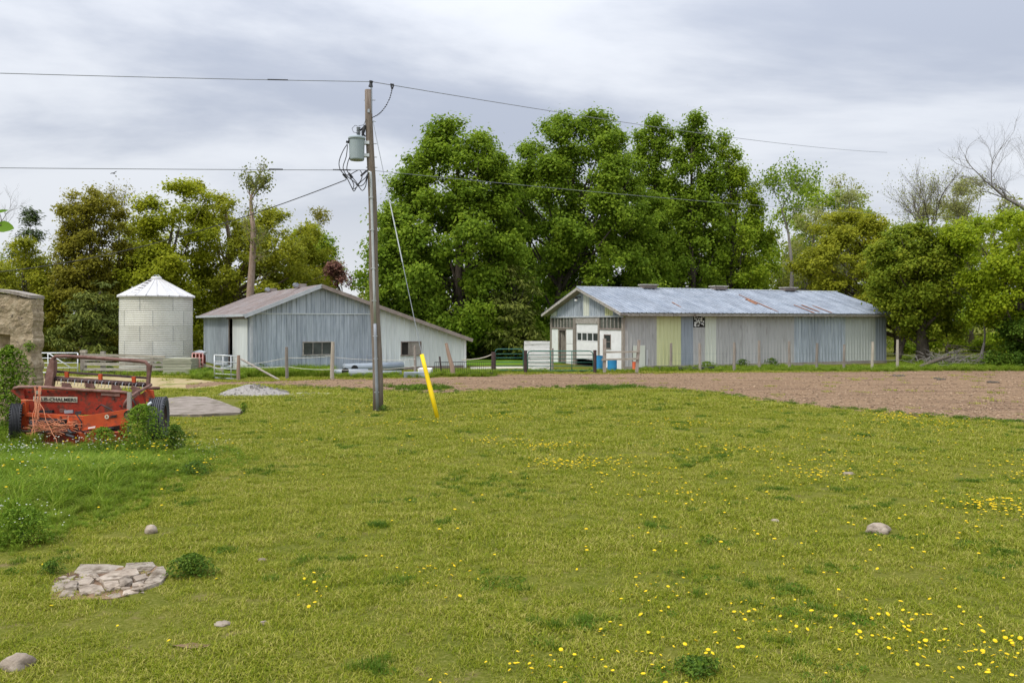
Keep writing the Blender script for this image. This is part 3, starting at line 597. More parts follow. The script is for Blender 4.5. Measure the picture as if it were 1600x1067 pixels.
m_ = MB(); a_ = R(180); c = GC+Vector((-GR-.04, -.1, 0)); m_.box(c+Vector((0, 0, .7)), (.06, .25, 1.4)); m_.build('door_flange', M['bin'], gb)

# ------------------------------------------------------------------ board fence, crate, gates by the bin
def post(fence, px, y0, y1, w, m, name='post', lean=0, sq=True):
    b_ = G(px, y1); d = b_.y; tp = P(px+lean, y0, d); r = w/2
    x = MB()
    if sq: x.beam(b_-Vector((0, 0, .1)), tp, w, w*.85, up=(0, 1, 0))
    else:
        n = 5; pts = [b_+(tp-b_)*i/(n-1)+Vector((random.uniform(-.012, .012), 0, 0)) for i in range(n)]; pts[0] = pts[0]-Vector((0, 0, .1)); x.tube(pts, [r*1.08, r*1.02, r, r*.96, r*.85], 8)
    return x.build(name, M[m], fence)
fb = thing('board_fence', 'weathered grey plank fence in front of the grain bin', 'fence', G(190, 585))
post(fb, 130.5, 550, 584, .24, 'wood'); post(fb, 161, 549, 584, .20, 'wood_h'); post(fb, 238, 555, 584, .16, 'wood')
x = MB(); c = P(130.5, 549, G(130, 584).y); x.box(c, (.28, .24, .12), .1, .01); x.build('post_cap', M['post_light'], fb)
for (ya, yb, hgt) in ((554.5, 557.5, .13), (561, 563, .16), (568.5, 570, .15), (577, 577, .13)):
    a = P(132, ya, 39.9); b_ = P(196, (ya*.5+yb*.5), 39.6); c = P(258, yb, 39.5)
    x = MB(); x.beam(a, b_, .05, hgt); x.build('rail', M['wood_h'], fb); x = MB(); x.beam(b_+Vector((.01, -.01, 0)), c, .05, hgt*.95); x.build('rail', M['wood_h'], fb)
cr = thing('timber_crate', 'low square box of stacked grey-green boards below the grain bin', 'crate', G(276, 586))
cc = G(276, 586); cw = (298-254)/F*cc.y; 
for i in range(6):
    z0 = i*.135; x = MB(); x.box(cc+Vector((random.uniform(-.02, .02), 0.03+.01*(i % 2), z0+.066)), (cw+random.uniform(-.03, .05), .05, .122), 0, .006); x.build('board', M['cratewood'], cr)
    for sx in (-1, 1): x = MB(); x.box(cc+Vector((sx*(cw/2-.03), .65, z0+.066)), (.05, 1.15, .122), 0, .006); x.build('board', M['cratewood'], cr)
x = MB(); x.box(cc+Vector((0, 1.27, .4)), (cw, .05, .8)); x.build('board', M['cratewood'], cr)
x = MB(); x.box(cc+Vector((0, .65, .78)), (cw-.12, 1.1, .04)); x.build('crate_lid', M['cratewood'], cr)

def tube_gate(name, label, px0, px1, ys, ybase, m, verts, r=.022, group=None, diag=None, d=None, rnd=0, skew=0):
    b_ = G((px0+px1)/2, ybase); d = d or b_.y; root = thing(name, label, 'gate', Vector((b_.x, d, 0)), group)
    def Q(px, py): return P(px, py+skew*(px-px0), d)
    fr_ = MB()
    if rnd: 
        y0, y1 = ys[0], ys[-1]; q = rnd; fr_.tube([Q(px0, y1), Q(px0, y0+q), Q(px0+q*.3, y0+q*.3), Q(px0+q, y0), Q(px1-q, y0), Q(px1-q*.3, y0+q*.3), Q(px1, y0+q), Q(px1, y1), Q(px0, y1)], r*1.2, 8)
    else: fr_.tube([Q(px0, ys[0]), Q(px1, ys[0])], r*1.1, 8); fr_.tube([Q(px0, ys[-1]), Q(px1, ys[-1])], r*1.1, 8); fr_.tube([Q(px0, ys[0]), Q(px0, ys[-1])], r*1.1, 8); fr_.tube([Q(px1, ys[0]), Q(px1, ys[-1])], r*1.1, 8)
    fr_.build('gate_frame', M[m], root, smooth=True)
    for y in ys[1:-1]: x = MB(); x.tube([Q(px0, y), Q(px1, y)], r*.9, 6); x.build('rail', M[m], root, smooth=True)
    for px in verts: x = MB(); x.tube([Q(px, ys[0]), Q(px, ys[-1])], r, 6); x.build('upright', M[m], root, smooth=True)
    if diag: x = MB(); x.tube([Q(*diag[0]), Q(*diag[1])], r, 6); x.build('brace', M[m], root, smooth=True)
    return root
tube_gate('metal_gate', 'white tubular farm gate with diagonal brace behind the hay mower', 30, 121.5, (551.5, 559.5, 567, 574.5, 582), 585, 'white_tube', (75, ), .026, diag=((76, 552), (110, 574)))
tube_gate('metal_gate', 'small silver gate leaning in front of the grey barn door', 335, 371, (554.5, 564.5, 575, 583.5, 590), 593, 'gal_tube', (348.5, 361), .024, skew=.06)
tube_gate('metal_gate', 'faded red and white tube gate between grain bin and barn', 300.5, 317, (552, 559.5, 566, 572, 579), 584, 'red_tube', (306, 311.5), .024)
tube_gate('metal_gate', 'narrow green tube gate beside the picket panel', 774, 817.5, (545.5, 553, 559, 566, 571.5, 578.5), 582, 'green_gate', (), .024, rnd=4)
tube_gate('metal_gate', 'wide dark green tube gate in front of the white stacked boards', 824.5, 926.5, (548.5, 554.5, 560.5, 566, 572, 579), 582, 'green_gate', (860, 893.5), .022, rnd=5)
for px, y0, y1, lab in ((771, 550, 584, 'dark gate post at the left of the narrow green gate'), (821, 547.5, 583, 'dark gate post between the narrow and the wide green gates'), (929.5, 547, 583, 'dark gate post beside the tall blue barrel'), (862.5, 544, 580, 'short dark post standing behind the wide green gate')):
    x = MB(); b_ = G(px, y1); x.tube([b_-Vector((0, 0, .1)), P(px, y0, b_.y)], .085 if px != 771 else .11, 10); tag(x.build('gate_post', M['dark_rust'] if px != 862.5 else M['wood']), lab, 'post', 'dark gate posts')
# leaning planks and junk behind the silver gate
x = MB(); x.beam(G(307, 573) + Vector((0, -.3, .25)), P(347, 579, 38.2), .04, .16); tag(x.build('leaning_plank', M['wood_h']), 'long grey plank leaning down behind the silver gate', 'plank')
rm = thing('red_implement', 'old red implement with pale tarp behind the red tube gate', 'farm machine', G(309, 578))
b_ = G(309, 578); x = MB(); x.box(b_+Vector((0, .3, .45)), (.5, .6, .7), .2, .03); x.build('hood', M['ac_red'], rm)
x = MB(); x.tube([b_+Vector((.05, -.05, .55)), b_+Vector((.05, .05, .55))], .32, 14); x.build('wheel', M['ac_red'], rm)
x = MB(); jitter_blob(x, b_+Vector((-.1, .4, .92)), (.36, .4, .14), 4, 2); x.build('tarp', M['white_paint'], rm)
jk = thing('scrap_pile', 'grey scrap sheets and dark metal heaped behind the silver gate', 'scrap pile', G(352, 586))
b_ = G(352, 586)
for i, (dx, z, w, m) in enumerate(((-.2, .55, .6, 'steel'), (.0, .42, .5, 'gal_tube'), (.15, .2, .5, 'dark_rust'), (-.1, .12, .8, 'wood_h'))):
    x = MB(); x.box(b_+Vector((dx, .15*i, z)), (w, .25, .12), .3*i, .04); x.build('scrap_piece', M[m], jk)
# fence of rough posts, rope and rails left of the pole
fl = thing('rope_fence', 'rough post and white rope fence before the grey barn', 'fence', G(450, 593))
post(fl, 372.5, 555, 595, .16, 'post_red', sq=False); post(fl, 448, 542, 592.5, .15, 'wood', sq=False); post(fl, 519, 534, 592.5, .18, 'post_light', sq=False, lean=1)
post(fl, 649, 540, 589, .13, 'wood', sq=False, lean=-.5)
x = MB(); a = P(377, 561, 36.8); x.tube([a, G(437, 594)], .05, 7); x.build('brace_pole', M['wood'], fl)
def rope(root, pts, sag, m='rope', r=.012, name='rope'):
    x = MB(); P_ = []
    for a, b_ in zip(pts, pts[1:]):
        for i in range(9): tt = i/8; q = a.lerp(b_, tt); q.z -= sag*4*tt*(1-tt); P_.append(q)
    x.tube(P_, r, 5); return x.build(name, M[m], root)
d1 = G(0, 592.5).y
rope(fl, [P(372, 571, d1), P(448, 559, d1), P(519, 556, d1)], .04, r=.011); rope(fl, [P(372, 572, d1), P(448, 572.5, d1), P(519, 577, d1)], .06, r=.011); rope(fl, [P(519, 577, d1), P(649, 572, d1)], .1, r=.008); rope(fl, [P(519, 558, d1), P(649, 561, d1)], .08, r=.008)
# tilted post, picket panel, rope
fp = thing('picket_panel', 'low black metal picket panel left of the narrow green gate', 'fence panel', G(725, 588))
dk = G(725, 588).y; x = MB(); x.tube([P(679, 566, dk), P(770, 565, dk)], .018, 6); x.tube([P(679, 584, dk), P(770, 583, dk)], .018, 6); x.build('rail', M['black'], fp)
for i in range(32): px = 679+i*2.93; x = MB(); x.tube([P(px, 565.5, dk), P(px, 587.5, dk)], .008, 4); x.build('picket', M['black'], fp)
x = MB(); b_ = G(709, 588); tp = P(697, 536, b_.y); x.tube([b_-Vector((0, 0, .1)), b_.lerp(tp, .3)+Vector((.03, 0, 0)), b_.lerp(tp, .65), tp], [.12, .11, .09, .07], 8); tag(x.build('tilted_post', M['post_red']), 'pale peeled tree-trunk post leaning left by the picket panel', 'post')
x = MB(); b_ = G(690, 586); x.tube([b_, P(687, 557, b_.y)], .04, 6); tag(x.build('thin_stake', M['dark_rust']), 'thin dark stake behind the picket panel', 'stake')
rp1 = MB(); q = [P(722, 562, 41), P(735, 561.8, 40.5), P(748, 560.5, 40.3), P(760, 557.5, 40.2), P(771, 553, 40.1)]; rp1.tube(q, .028, 6); tag(rp1.build('sagging_pole', M['post_light']), 'bent pale branch rail sagging between barn and dark post', 'rail')
# stacked white boards
ws = thing('white_board_stack', 'chest-high wall of peeling white boards behind the wide green gate', 'board wall', G(839, 577))
cc = G(839, 577); ww = 40/F*cc.y
for i in range(9):
    x = MB(); x.box(cc+Vector((random.uniform(-.015, .015), .02*(i % 2), .09+i*.172)), (ww, .09, .164), 0, .008); x.build('board', M['white_peel'], ws)
for sx in (-1, 1): x = MB(); x.box(cc+Vector((sx*ww*.4, .12, .76)), (.1, .1, 1.52)); x.build('stay', M['wood'], ws)
# play frame on the lawn beyond
sw = thing('small_bench_frame', 'small dark metal frame standing on the lawn beyond the narrow green gate', 'frame', G(803, 560))
b_ = G(803, 560); x = MB(); x.tube([b_+Vector((-.55, 0, 0)), b_+Vector((-.55, 0, 1.0)), b_+Vector((.55, 0, .95)), b_+Vector((.55, 0, 0))], .04, 6); x.build('frame_bar', M['black'], sw); x = MB(); x.box(b_+Vector((0, 0, .55)), (1.1, .3, .05)); x.build('seat', M['blue'], sw)
# rail hurdle and tubs before the long barn
hf = thing('rail_hurdle', 'two-rail rough wooden hurdle in front of the long barn corner', 'fence', G(970, 582))
post(hf, 944.5, 529, 583, .16, 'wood'); post(hf, 994.5, 531, 583, .15, 'wood', lean=4)
dh = G(970, 583).y
x = MB(); x.beam(P(944, 550.3, dh-.1), P(998, 549.5, dh-.1), .05, .09); x.build('rail', M['wood_h'], hf); x = MB(); x.beam(P(940, 562, dh-.1), P(997, 560.5, dh-.1), .05, .09); x.build('rail', M['wood_h'], hf)
def tub(px0, px1, y0, y1, m, name, label, cat, taper=.94):
    b_ = G((px0+px1)/2, y1); r = (px1-px0)/2/F*b_.y; h = (y1-y0)/F*b_.y; root = thing(name, label, cat, b_)
    x = MB(); x.lathe(b_, [(0.001, .01), (r*taper, .01), (r*.99, h*.3), (r, h*.33), (r*.985, h*.36), (r*.99, h*.66), (r*1.01, h*.69), (r*.99, h*.72), (r, h), (r*.93, h), (r*.9, h*.3), (.001, h*.28)], 20); x.build('shell', M[m], root, smooth=False)
    x = MB(); x.lathe(b_, [(r*.99, h*.98), (r*1.04, h*.98), (r*1.04, h*1.02), (r*.93, h*1.02)], 20); x.build('rim', M[m], root); return root
tub(930.5, 942, 556, 577, 'blue', 'blue_barrel', 'tall blue plastic barrel right of the wide green gate', 'barrel', 1.0)
tub(949, 964, 561, 579, 'blue', 'blue_tub', 'wide low blue tub behind the wooden rail hurdle', 'tub')
tub(988, 994, 565.5, 579.5, 'orange', 'orange_bucket', 'small orange bucket by the right hurdle post', 'bucket')
x = MB(); b_ = G(1010.5, 577); x.tube([b_, b_+Vector((0, 0, .5)), P(1010.5, 547.5, b_.y)], .045, 8); x.tube([P(1010.5, 547.6, b_.y), P(1010.5, 546.8, b_.y)], .06, 8); tag(x.build('white_stake', M['white_tube']), 'thin white plastic pipe stake right of the hurdle', 'stake')
x = MB(); b_ = G(1060, 579); x.tube([b_+Vector((0, 0, .09)), b_+Vector((.9, .05, .09)), b_+Vector((1.85, -.05, .12)), G(1112, 578)+Vector((0, 0, .09))], .10, 10); tag(x.build('drain_pipe', M['black'], smooth=True), 'black drain pipe lying at the foot of the long barn', 'pipe')
# post fence along the dirt field
ff = thing('wire_fence', 'row of thin weathered posts with wire along the dirt field', 'fence', G(1225, 577))
FP = [(1048.5, 536, 577, 'wood'), (1094, 536, 580, 'wood'), (1147, 535, 579.5, 'wood'), (1186.5, 532, 577.5, 'wood'), (1233.5, 533, 578, 'wood'), (1276, 536, 578, 'wood'), (1318.5, 538, 577.5, 'wood'), (1362.5, 534, 577, 'post_light'), (1402, 530.5, 577, 'post_light')]
for i, (px, y0, y1, m) in enumerate(FP): post(ff, px, y0, y1, .155, m, sq=False, lean=random.uniform(-1.2, 1.2))
for yy in (552, 563): rope(ff, [P(px, yy, G(px, y1).y-.08) for px, y0, y1, m in FP], .015, 'wire', .004, 'wire')
# pipes at the foot of the grey barn
pp = [(470, 575, 580, .17, 'bluepipe', 'pale grey plastic pipe lying left of the pole'), (540, 660, 583, .16, 'bluepipe', 'pale blue plastic pipe lying nearest the dirt behind the pole')]
x = MB(); x.tube([G(520, 588)+Vector((0, 0, .17)), G(575, 587)+Vector((0, 0, .17))], .17, 14); tag(x.build('plastic_pipe', M['bluepipe'], smooth=True), 'short pale blue pipe lying just right of the light fence post', 'pipe', 'pale plastic pipes')
x = MB(); x.tube([G(537, 582.5)+Vector((0, 0, .25)), G(629, 579)+Vector((0, 0, .25))], .22, 16); tag(x.build('plastic_pipe', M['bluepipe'], smooth=True), 'thick pale blue pipe lying against the grey barn wall', 'pipe', 'pale plastic pipes')
x = MB(); x.tube([G(545, 589)+Vector((0, 0, .15)), G(627, 587)+Vector((0, 0, .12))], .14, 14); tag(x.build('plastic_pipe', M['pvc'], smooth=True), 'long grey pipe passing behind the foot of the pole', 'pipe', 'pale plastic pipes')
x = MB(); x.box(G(648, 590)+Vector((0, 0, .14)), (1.0, .4, .26), .05, .03); tag(x.build('pale_block', M['bluepipe']), 'pale blue flat crate lying on the dirt edge left of the yellow guard', 'crate')
x = MB(); x.box(G(665, 587)+Vector((0, 0, .18)), (.6, .35, .34), -.2, .05); tag(x.build('feed_sack', M['white_peel']), 'crumpled pale sack lying behind the yellow guy guard', 'sack')
for px, py, lab in ((540, 588, 'small black rubber cap lying left of the pole, nearer the fence post'), (554.5, 583, 'small black rubber cap standing on the thick blue pipe')):
    x = MB(); c = G(px, py)+Vector((0, -.1, .25)); x.tube([c, c+Vector((.05, -.14, 0))], .17, 12); tag(x.build('rubber_cap', M['black'], origin=c-Vector((0, 0, .25))), lab, 'pipe cap')
x = MB(); b_ = G(578, 580)
for dx in (-.11, .11): x.tube([b_+Vector((dx*1.6, 0, 0)), b_+Vector((dx*1.6, .1, .88))], .018, 5)
for i in range(4): x.tube([b_+Vector((-.17, .02*i, .2+.2*i)), b_+Vector((.17, .02*i, .2+.2*i))], .014, 5)
tag(x.build('short_ladder', M['steel']), 'short metal rack leaning on the grey barn just left of the pole', 'rack')

# ------------------------------------------------------------------ utility pole with transformer, guy and wires
pb = G(591, 641.5); dp = pb.y; ptop = P(576, 141, dp)
up_ = thing('utility_pole', 'tall weathered wooden utility pole with a grey transformer', 'utility pole', pb)
x = MB(); n = 12; pts = [pb.lerp(ptop, i/(n-1))+Vector((.02*math.sin(i*1.1), 0, 0)) for i in range(n)]; pts[0] = pts[0]-Vector((0, 0, .2))
x.tube(pts, [.155-.05*i/(n-1) for i in range(n)], 16); x.build('pole_shaft', M['pole'], up_, smooth=True)
def on_pole(py, dx=0, dy=0): tt = (641.5-py)/500.5; q = pb.lerp(ptop, tt); return q+Vector((dx, dy, 0))
x = MB(); x.tube([on_pole(y, .005-.03*(y > 400)*0, -.17+.0001*(641-y)) for y in (641, 600, 560, 530, 506)], .045, 10); x.build('conduit', M['pvc'], up_, smooth=True)
x = MB(); x.tube([on_pole(y, .008, -.165+.00012*(641-y)) for y in (507, 450, 400, 330, 275)]+[on_pole(271, .0, -.13), on_pole(270, -.06, -.12)], .038, 10); x.build('conduit', M['gal_tube'], up_, smooth=True)
for y in (640, 612, 560, 525, 470, 420, 360, 310):
    x = MB(); x.box(on_pole(y, .0, -.15), (.13, .06, .02)); x.build('conduit_strap', M['gal_tube'], up_)
for y in (225, 246, 262, 190, 157):
    x = MB(); c = on_pole(y); x.tube([c+Vector((-.14, -.02, 0)), c+Vector((.19, -.02, 0))], .014, 6); x.build('bolt', M['steel'], up_)
# top bracket and insulator
x = MB(); a = on_pole(152, .08, -.03); b_ = P(580, 128, dp); x.tube([a-Vector((0, 0, .5)), a, b_], .028, 8); x.build('top_bracket', M['steel'], up_)
x = MB(); x.tube([P(579, 136, dp), P(579.6, 131, dp), P(580, 127, dp)], [.07, .045, .06], 10); x.build('insulator', M['cable'], up_)
x = MB(); x.box(on_pole(175, 0, -.11), (.06, .03, .10)); x.build('number_tag', M['steel'], up_)
# transformer can
tc_ = P(557.5, 252, dp-.12); tc_.z = P(0, 252, dp).z
tf = MB(); tf.lathe(tc_, [(.001, .0), (.2, .0), (.215, .03), (.225, .6), (.25, .61), (.25, .65), (.2, .69), (.001, .71)], 24); tfo = tf.build('transformer', M['transformer'], up_, smooth=False)
for z in (.15, .52): x = MB(); x.box(tc_+Vector((.28, .06, z)), (.17, .16, .09)); x.build('mounting_bracket', M['gal_tube'], tfo)
x = MB()
for i in range(6): x.lathe(tc_+Vector((.05, 0, .71+i*.045)), [(.035, 0), (.07, .015), (.035, .04)], 12)
x.build('bushing', M['steel'], tfo)
x = MB(); x.tube([tc_+Vector((.05, 0, .98)), tc_+Vector((-.05, 0, 1.02)), tc_+Vector((-.14, 0, .93)), tc_+Vector((-.1, 0, .82)), tc_+Vector((0, 0, .8))], .008, 5); x.tube([tc_+Vector((.05, 0, 1.0)), tc_+Vector((.2, 0, 1.03)), tc_+Vector((.28, 0, 1.2))], .008, 5); x.build('lead_wire', M['cable'], tfo)
for i in range(2): 
    x = MB(); c = tc_+Vector((-.2-.04*i+.1*i, -.08, .5+.03*i)); x.tube([c, c+Vector((-.09, -.03, .02))], .035, 8); x.build('terminal', M['cable'], tfo)
# cut-out / arrester between pole and transformer
x = MB(); a = P(570, 196, dp-.1); b_ = P(566, 214, dp-.1); x.tube([a, a.lerp(b_, .5), b_], [.035, .05, .03], 8); x.tube([P(572, 196, dp-.05), P(563, 204, dp-.1)], .03, 8); x.tube([P(571, 214, dp-.05), P(565, 206, dp-.1)], .022, 8); x.build('fuse_cutout', M['cable'], up_)
# drip loops
loops = [
    [(543, 225), (536, 236), (530, 252), (531, 264), (537, 272), (543, 280), (549, 292), (553, 299), (557, 293), (563, 285), (571, 278), (574, 272)],
    [(543, 227), (541, 245), (536, 262), (542, 275), (552, 283), (560, 291), (566, 298), (571, 292), (573, 282), (575, 274)],
    [(549, 227), (549, 240), (544, 252), (542, 266), (548, 274), (556, 284), (562, 291), (570, 286), (574, 272)],
    [(537, 272), (545, 274), (554, 269), (562, 266), (566, 275), (562, 285), (556, 290)],
    [(545, 273), (550, 282), (553, 290), (551, 296), (557, 293)]]
for i, lp in enumerate(loops):
    pts = []; q = [P(a, b_, dp-.18-.03*i) for a, b_ in lp]
    for j in range(len(q)-1):
        p0, p1, p2, p3 = q[max(j-1, 0)], q[j], q[j+1], q[min(j+2, len(q)-1)]
        for s in (0, .33, .66): pts.append(.5*((2*p1)+(-p0+p2)*s+(2*p0-5*p1+4*p2-p3)*s*s+(-p0+3*p1-3*p2+p3)*s**3))
    pts.append(q[-1]); x = MB(); x.tube(pts, .013, 6); x.build('drip_loop', M['cable'], up_, smooth=True)
for a, b_ in ((538, 274), (547, 273)): x = MB(); x.tube([P(a-2, b_-2, dp-.22), P(a+4, b_+5, dp-.22)], .032, 8); x.build('splice', M['black'], up_)
x = MB(); x.tube([P(564, 275, dp-.2), P(573, 267, dp-.1)], .03, 8); x.build('dead_end_clamp', M['cable'], up_)
# wires
def cat(a, b_, sag, r, name, label, m='wire', n=24, pend=None):
    pts = []
    for i in range(n+1): tt = i/n; q = a.lerp(b_, tt); q.z -= sag*4*tt*(1-tt); pts.append(q)
    x = MB(); x.tube(pts, r, 5); return tag(x.build(name, M[m]), label, 'power line')
pt0 = P(580, 128, dp)
far1 = P(1500, 250, 62); far1b = P(1385, 238, 62)
cat(pt0, P(1386, 238.5, 70), .35, .012, 'power_line', 'upper overhead wire running right from the pole top over the trees')
cat(pt0, P(-60, 113, 20.5), .02, .010, 'power_line', 'upper overhead wire running left from the pole top')
pn = P(575, 266, dp)
cat(pn, P(-60, 262, 20.5), .01, .010, 'power_line', 'lower overhead wire running left from below the transformer')
cat(pn, P(1620, 342, 60), .35, .0075, 'power_line', 'lower overhead wire running right in front of the big maples')
x = MB(); x.tube([P(420, 264.6, 22.6), P(442, 264.9, 22.7)], .02, 6); x.tube([P(418, 124.7, 22.6), P(450, 125.4, 22.7)], .018, 6); x.tube([P(520, 265.5, 23.2), P(548, 266, 23.3)], .02, 6)
for i_, seg in enumerate((((418, 124.9), (450, 125.6)),)): pass
tag(x.build('wire_sleeve', M['cable'], up_), 'dark splice sleeves on the wires')
cat(P(541, 281, dp-.15), P(-40, 428, 30), .5, .014, 'service_cable', 'twisted service cable dropping left from the pole', 'cable')
# jumper hung from the upper wire
x = MB(); jp = [P(612.5, 134, dp+.6), P(612, 143, dp+.5), P(609, 154, dp+.35), P(603, 166, dp+.2), P(596, 175, dp+.1), P(590, 180, dp), P(582, 184, dp-.05)]
x.tube(jp, .009, 5)
for j in range(20): tt = j/19; q = jp[min(5, int(tt*6))].lerp(jp[min(6, int(tt*6)+1)], tt*6-int(tt*6) if tt < 1 else 1); x.box(q, (.035, .035, .02), j)
x.build('jumper_wire', M['cable'], up_)
x = MB(); x.tube([P(610, 132, dp+.6), P(615.5, 133, dp+.6)], .03, 6); x.tube([P(611, 134, dp+.6), P(613, 140, dp+.6)], .025, 6); x.tube([P(615, 134, dp+.6), P(613, 140, dp+.6)], .018, 6); x.build('wire_clamp', M['cable'], up_)
# guy wire with yellow guard
ga = on_pole(190, .1, -.02); gg = G(684, 654)
gw = thing('guy_wire', 'steel guy wire running from the pole to a yellow guard in the grass', 'guy wire', gg)
x = MB(); gt0 = P(659, 554, 0+gg.y+(dp-gg.y)*.23); x.tube([ga, gt0], .010, 6); x.tube([gt0, gg], .010, 6); x.build('wire', M['steel'], gw)
x = MB(); q = ga.lerp(gt0, .26); x.tube([q, ga.lerp(gt0, .30)], .028, 8); x.tube([ga.lerp(gt0, .33), ga.lerp(gt0, .62)], .017, 6); x.build('strain_insulator', M['gal_tube'], gw)
x = MB(); x.tube([gt0, gt0.lerp(gg, .25), gt0.lerp(gg, .6), gg-Vector((0, 0, .02))], [.056, .058, .066, .055], 12); x.build('guy_guard', M['yellow'], gw, smooth=True)
x = MB(); x.tube([gt0.lerp(gg, .66), gg], [.03, .04], 6); x.build('guard_lap', M['ac_orange'], gw)

# ------------------------------------------------------------------ crumbling wall at the left edge
wd = 18.6
wl = thing('ruined_wall', 'crumbling tan stucco wall at the left edge behind the hay mower', 'wall', P(25, 686, wd))
def wall_z(px): return P(px, np.interp(px, [-400, 0, 20, 50], [430, 455, 458, 465]), wd).z
mbw = MB(); nx, nzz = 60, 60
def wpt(i, j, yy):
    px = -160+210*i/nx; xx = (px-CX)/F*wd; top = wall_z(px)
    z = top*j/nzz-.05
    nv = noise.fractal(Vector((xx*2.2, z*2.2, yy)), .8, 2.1, 5)
    e = .06*noise.noise(Vector((z*3.5, 2, 7)))+.03*noise.noise(Vector((z*12, 2, 7))) if i > nx-3 else 0
    dy = .05*nv
    if yy == 0:
        if px < 15 and 1.95 < z < 2.3: dy += .22
        if px < 9 and z < 1.15: dy += .12
    return Vector((xx+e, wd+yy+dy, z+(.04*noise.noise(Vector((xx*4, 1, 1))) if j == nzz else 0)))
for yy in (0, .45):
    base_i = len(mbw.v)
    for i in range(nx+1):
        for j in range(nzz+1): mbw.v.append(wpt(i, j, yy))
    for i in range(nx):
        for j in range(nzz): q = base_i+i*(nzz+1)+j; mbw.f.append((q, q+nzz+1, q+nzz+2, q+1))
b2 = (nx+1)*(nzz+1)
for j in range(nzz): q = nx*(nzz+1)+j; mbw.f.append((q, q+1, b2+q+1, b2+q)); mbw.f.append((j, j+1, b2+j+1, b2+j))
for i in range(nx): q = i*(nzz+1)+nzz; mbw.f.append((q, q+nzz+1, b2+q+nzz+1, b2+q))
mbw.build('wall_body', M['stucco'], wl, smooth=False)
x = MB()
for i in range(12):
    a = P(-160+i*17.5, 0, wd).x; b_ = P(-160+(i+1)*17.5, 0, wd).x; za = wall_z(-160+i*17.5); zb = wall_z(-160+(i+1)*17.5)
    x.hexa([(a, wd-.05, za-.02), (b_, wd-.05, zb-.02), (b_, wd+.5, zb-.02), (a, wd+.5, za-.02), (a, wd-.05, za+.05), (b_, wd-.05, zb+.05+random.uniform(-.01, .01)), (b_, wd+.5, zb+.05), (a, wd+.5, za+.05)])
x.build('coping', M['wood'], wl)

# ------------------------------------------------------------------ hay mower
mo = thing('hay_mower', 'rusty orange-red towed hay mower with tine reel sunk in weeds', 'hay mower', P(130, 690, 17.3))
def part(name, mb_, m, parent=mo, smooth=False): return mb_.build(name, M[m], parent, smooth=smooth)
def pl(px_list, d, th): return MB().plate([P(a, b_, d) for a, b_ in px_list], (0, th, 0))
part('back_panel', pl([(33, 607), (196, 613.5), (203, 618), (196, 641), (188, 647), (120, 648), (60, 650), (40, 640), (36, 628)], 17.35, .03), 'ac_red')
part('panel_flare', pl([(16, 610), (27, 605), (36, 606), (40, 630), (36, 632), (31, 622), (22, 615)], 17.3, .06), 'ac_red')
x = MB(); x.tube([P(22, 607, 17.3), P(30, 604.5, 17.25), P(60, 604.5, 17.25), P(120, 608.5, 17.3), P(190, 612.5, 17.35), P(200, 614, 17.35)], .035, 8); part('panel_lip', x, 'rusty', smooth=True)
part('side_post', pl([(33, 624), (40.5, 624), (41, 673), (32, 673)], 17.05, .1), 'ac_orange')
part('cross_beam', pl([(40, 645), (130, 650.5), (130, 656), (40, 650.5)], 17.0, .12), 'ac_orange')
part('middle_plate', pl([(105, 655), (131, 655), (131, 671), (124, 672), (121, 662), (114, 661), (113, 681), (104, 679)], 16.98, .08), 'ac_orange')
part('trough', pl([(31, 673), (118, 676), (118, 694), (100, 697), (32, 692)], 16.9, .35), 'ac_red')
x = MB(); x.beam(P(30, 672.5, 16.85), P(119, 675.5, 16.85), .08, .03); part('trough_lip', x, 'dark_rust')
part('lower_beam', pl([(116, 675), (190, 676), (193, 690), (180, 694), (116, 690)], 17.0, .2), 'ac_orange')
part('inner_floor', pl([(40, 651), (190, 651), (190, 674), (40, 672)], 17.9, .05), 'dark_rust')
am = part('drive_arm', pl([(130.5, 650), (196, 640), (204, 644), (204, 656), (198, 661.5), (131, 671.5)], 16.72, .11), 'ac_orange')
x = MB(); x.beam(P(130.5, 671.5, 16.73), P(198, 661.8, 16.73), .13, .02); part('arm_lip', x, 'ac_orange', am)
part('arm_sticker', pl([(137.5, 673-2.5), (148.5, 671-2.8), (149, 665.5), (137.8, 667.5)], 16.71, .008), 'white_paint', am)
part('trough_sticker', pl([(59, 677), (67.5, 677.3), (67.5, 681), (59, 680.7)], 16.885, .01), 'cream_decal')
# small worn emblem on the arm: pale ring and slanted dark strokes
x = MB(); c = P(167, 651, 16.70); x.lathe(Vector((0, 0, 0)), [(.02, 0), (.045, 0), (.045, .008), (.02, .008)], 16); x.v = [c+Vector((v.x, -v.z, v.y)) for v in x.v]; part('emblem_ring', x, 'cream_decal', am)
x = MB()
for i in range(5): x.plate([P(171.5+i*2.1, 653-.3*i, 16.705), P(173+i*2.1, 653-.3*i, 16.705), P(174.2+i*2.1, 649-.3*i, 16.705), P(172.7+i*2.1, 649-.3*i, 16.705)], (0, .006, 0))
part('emblem_stroke', x, 'black_print', am)
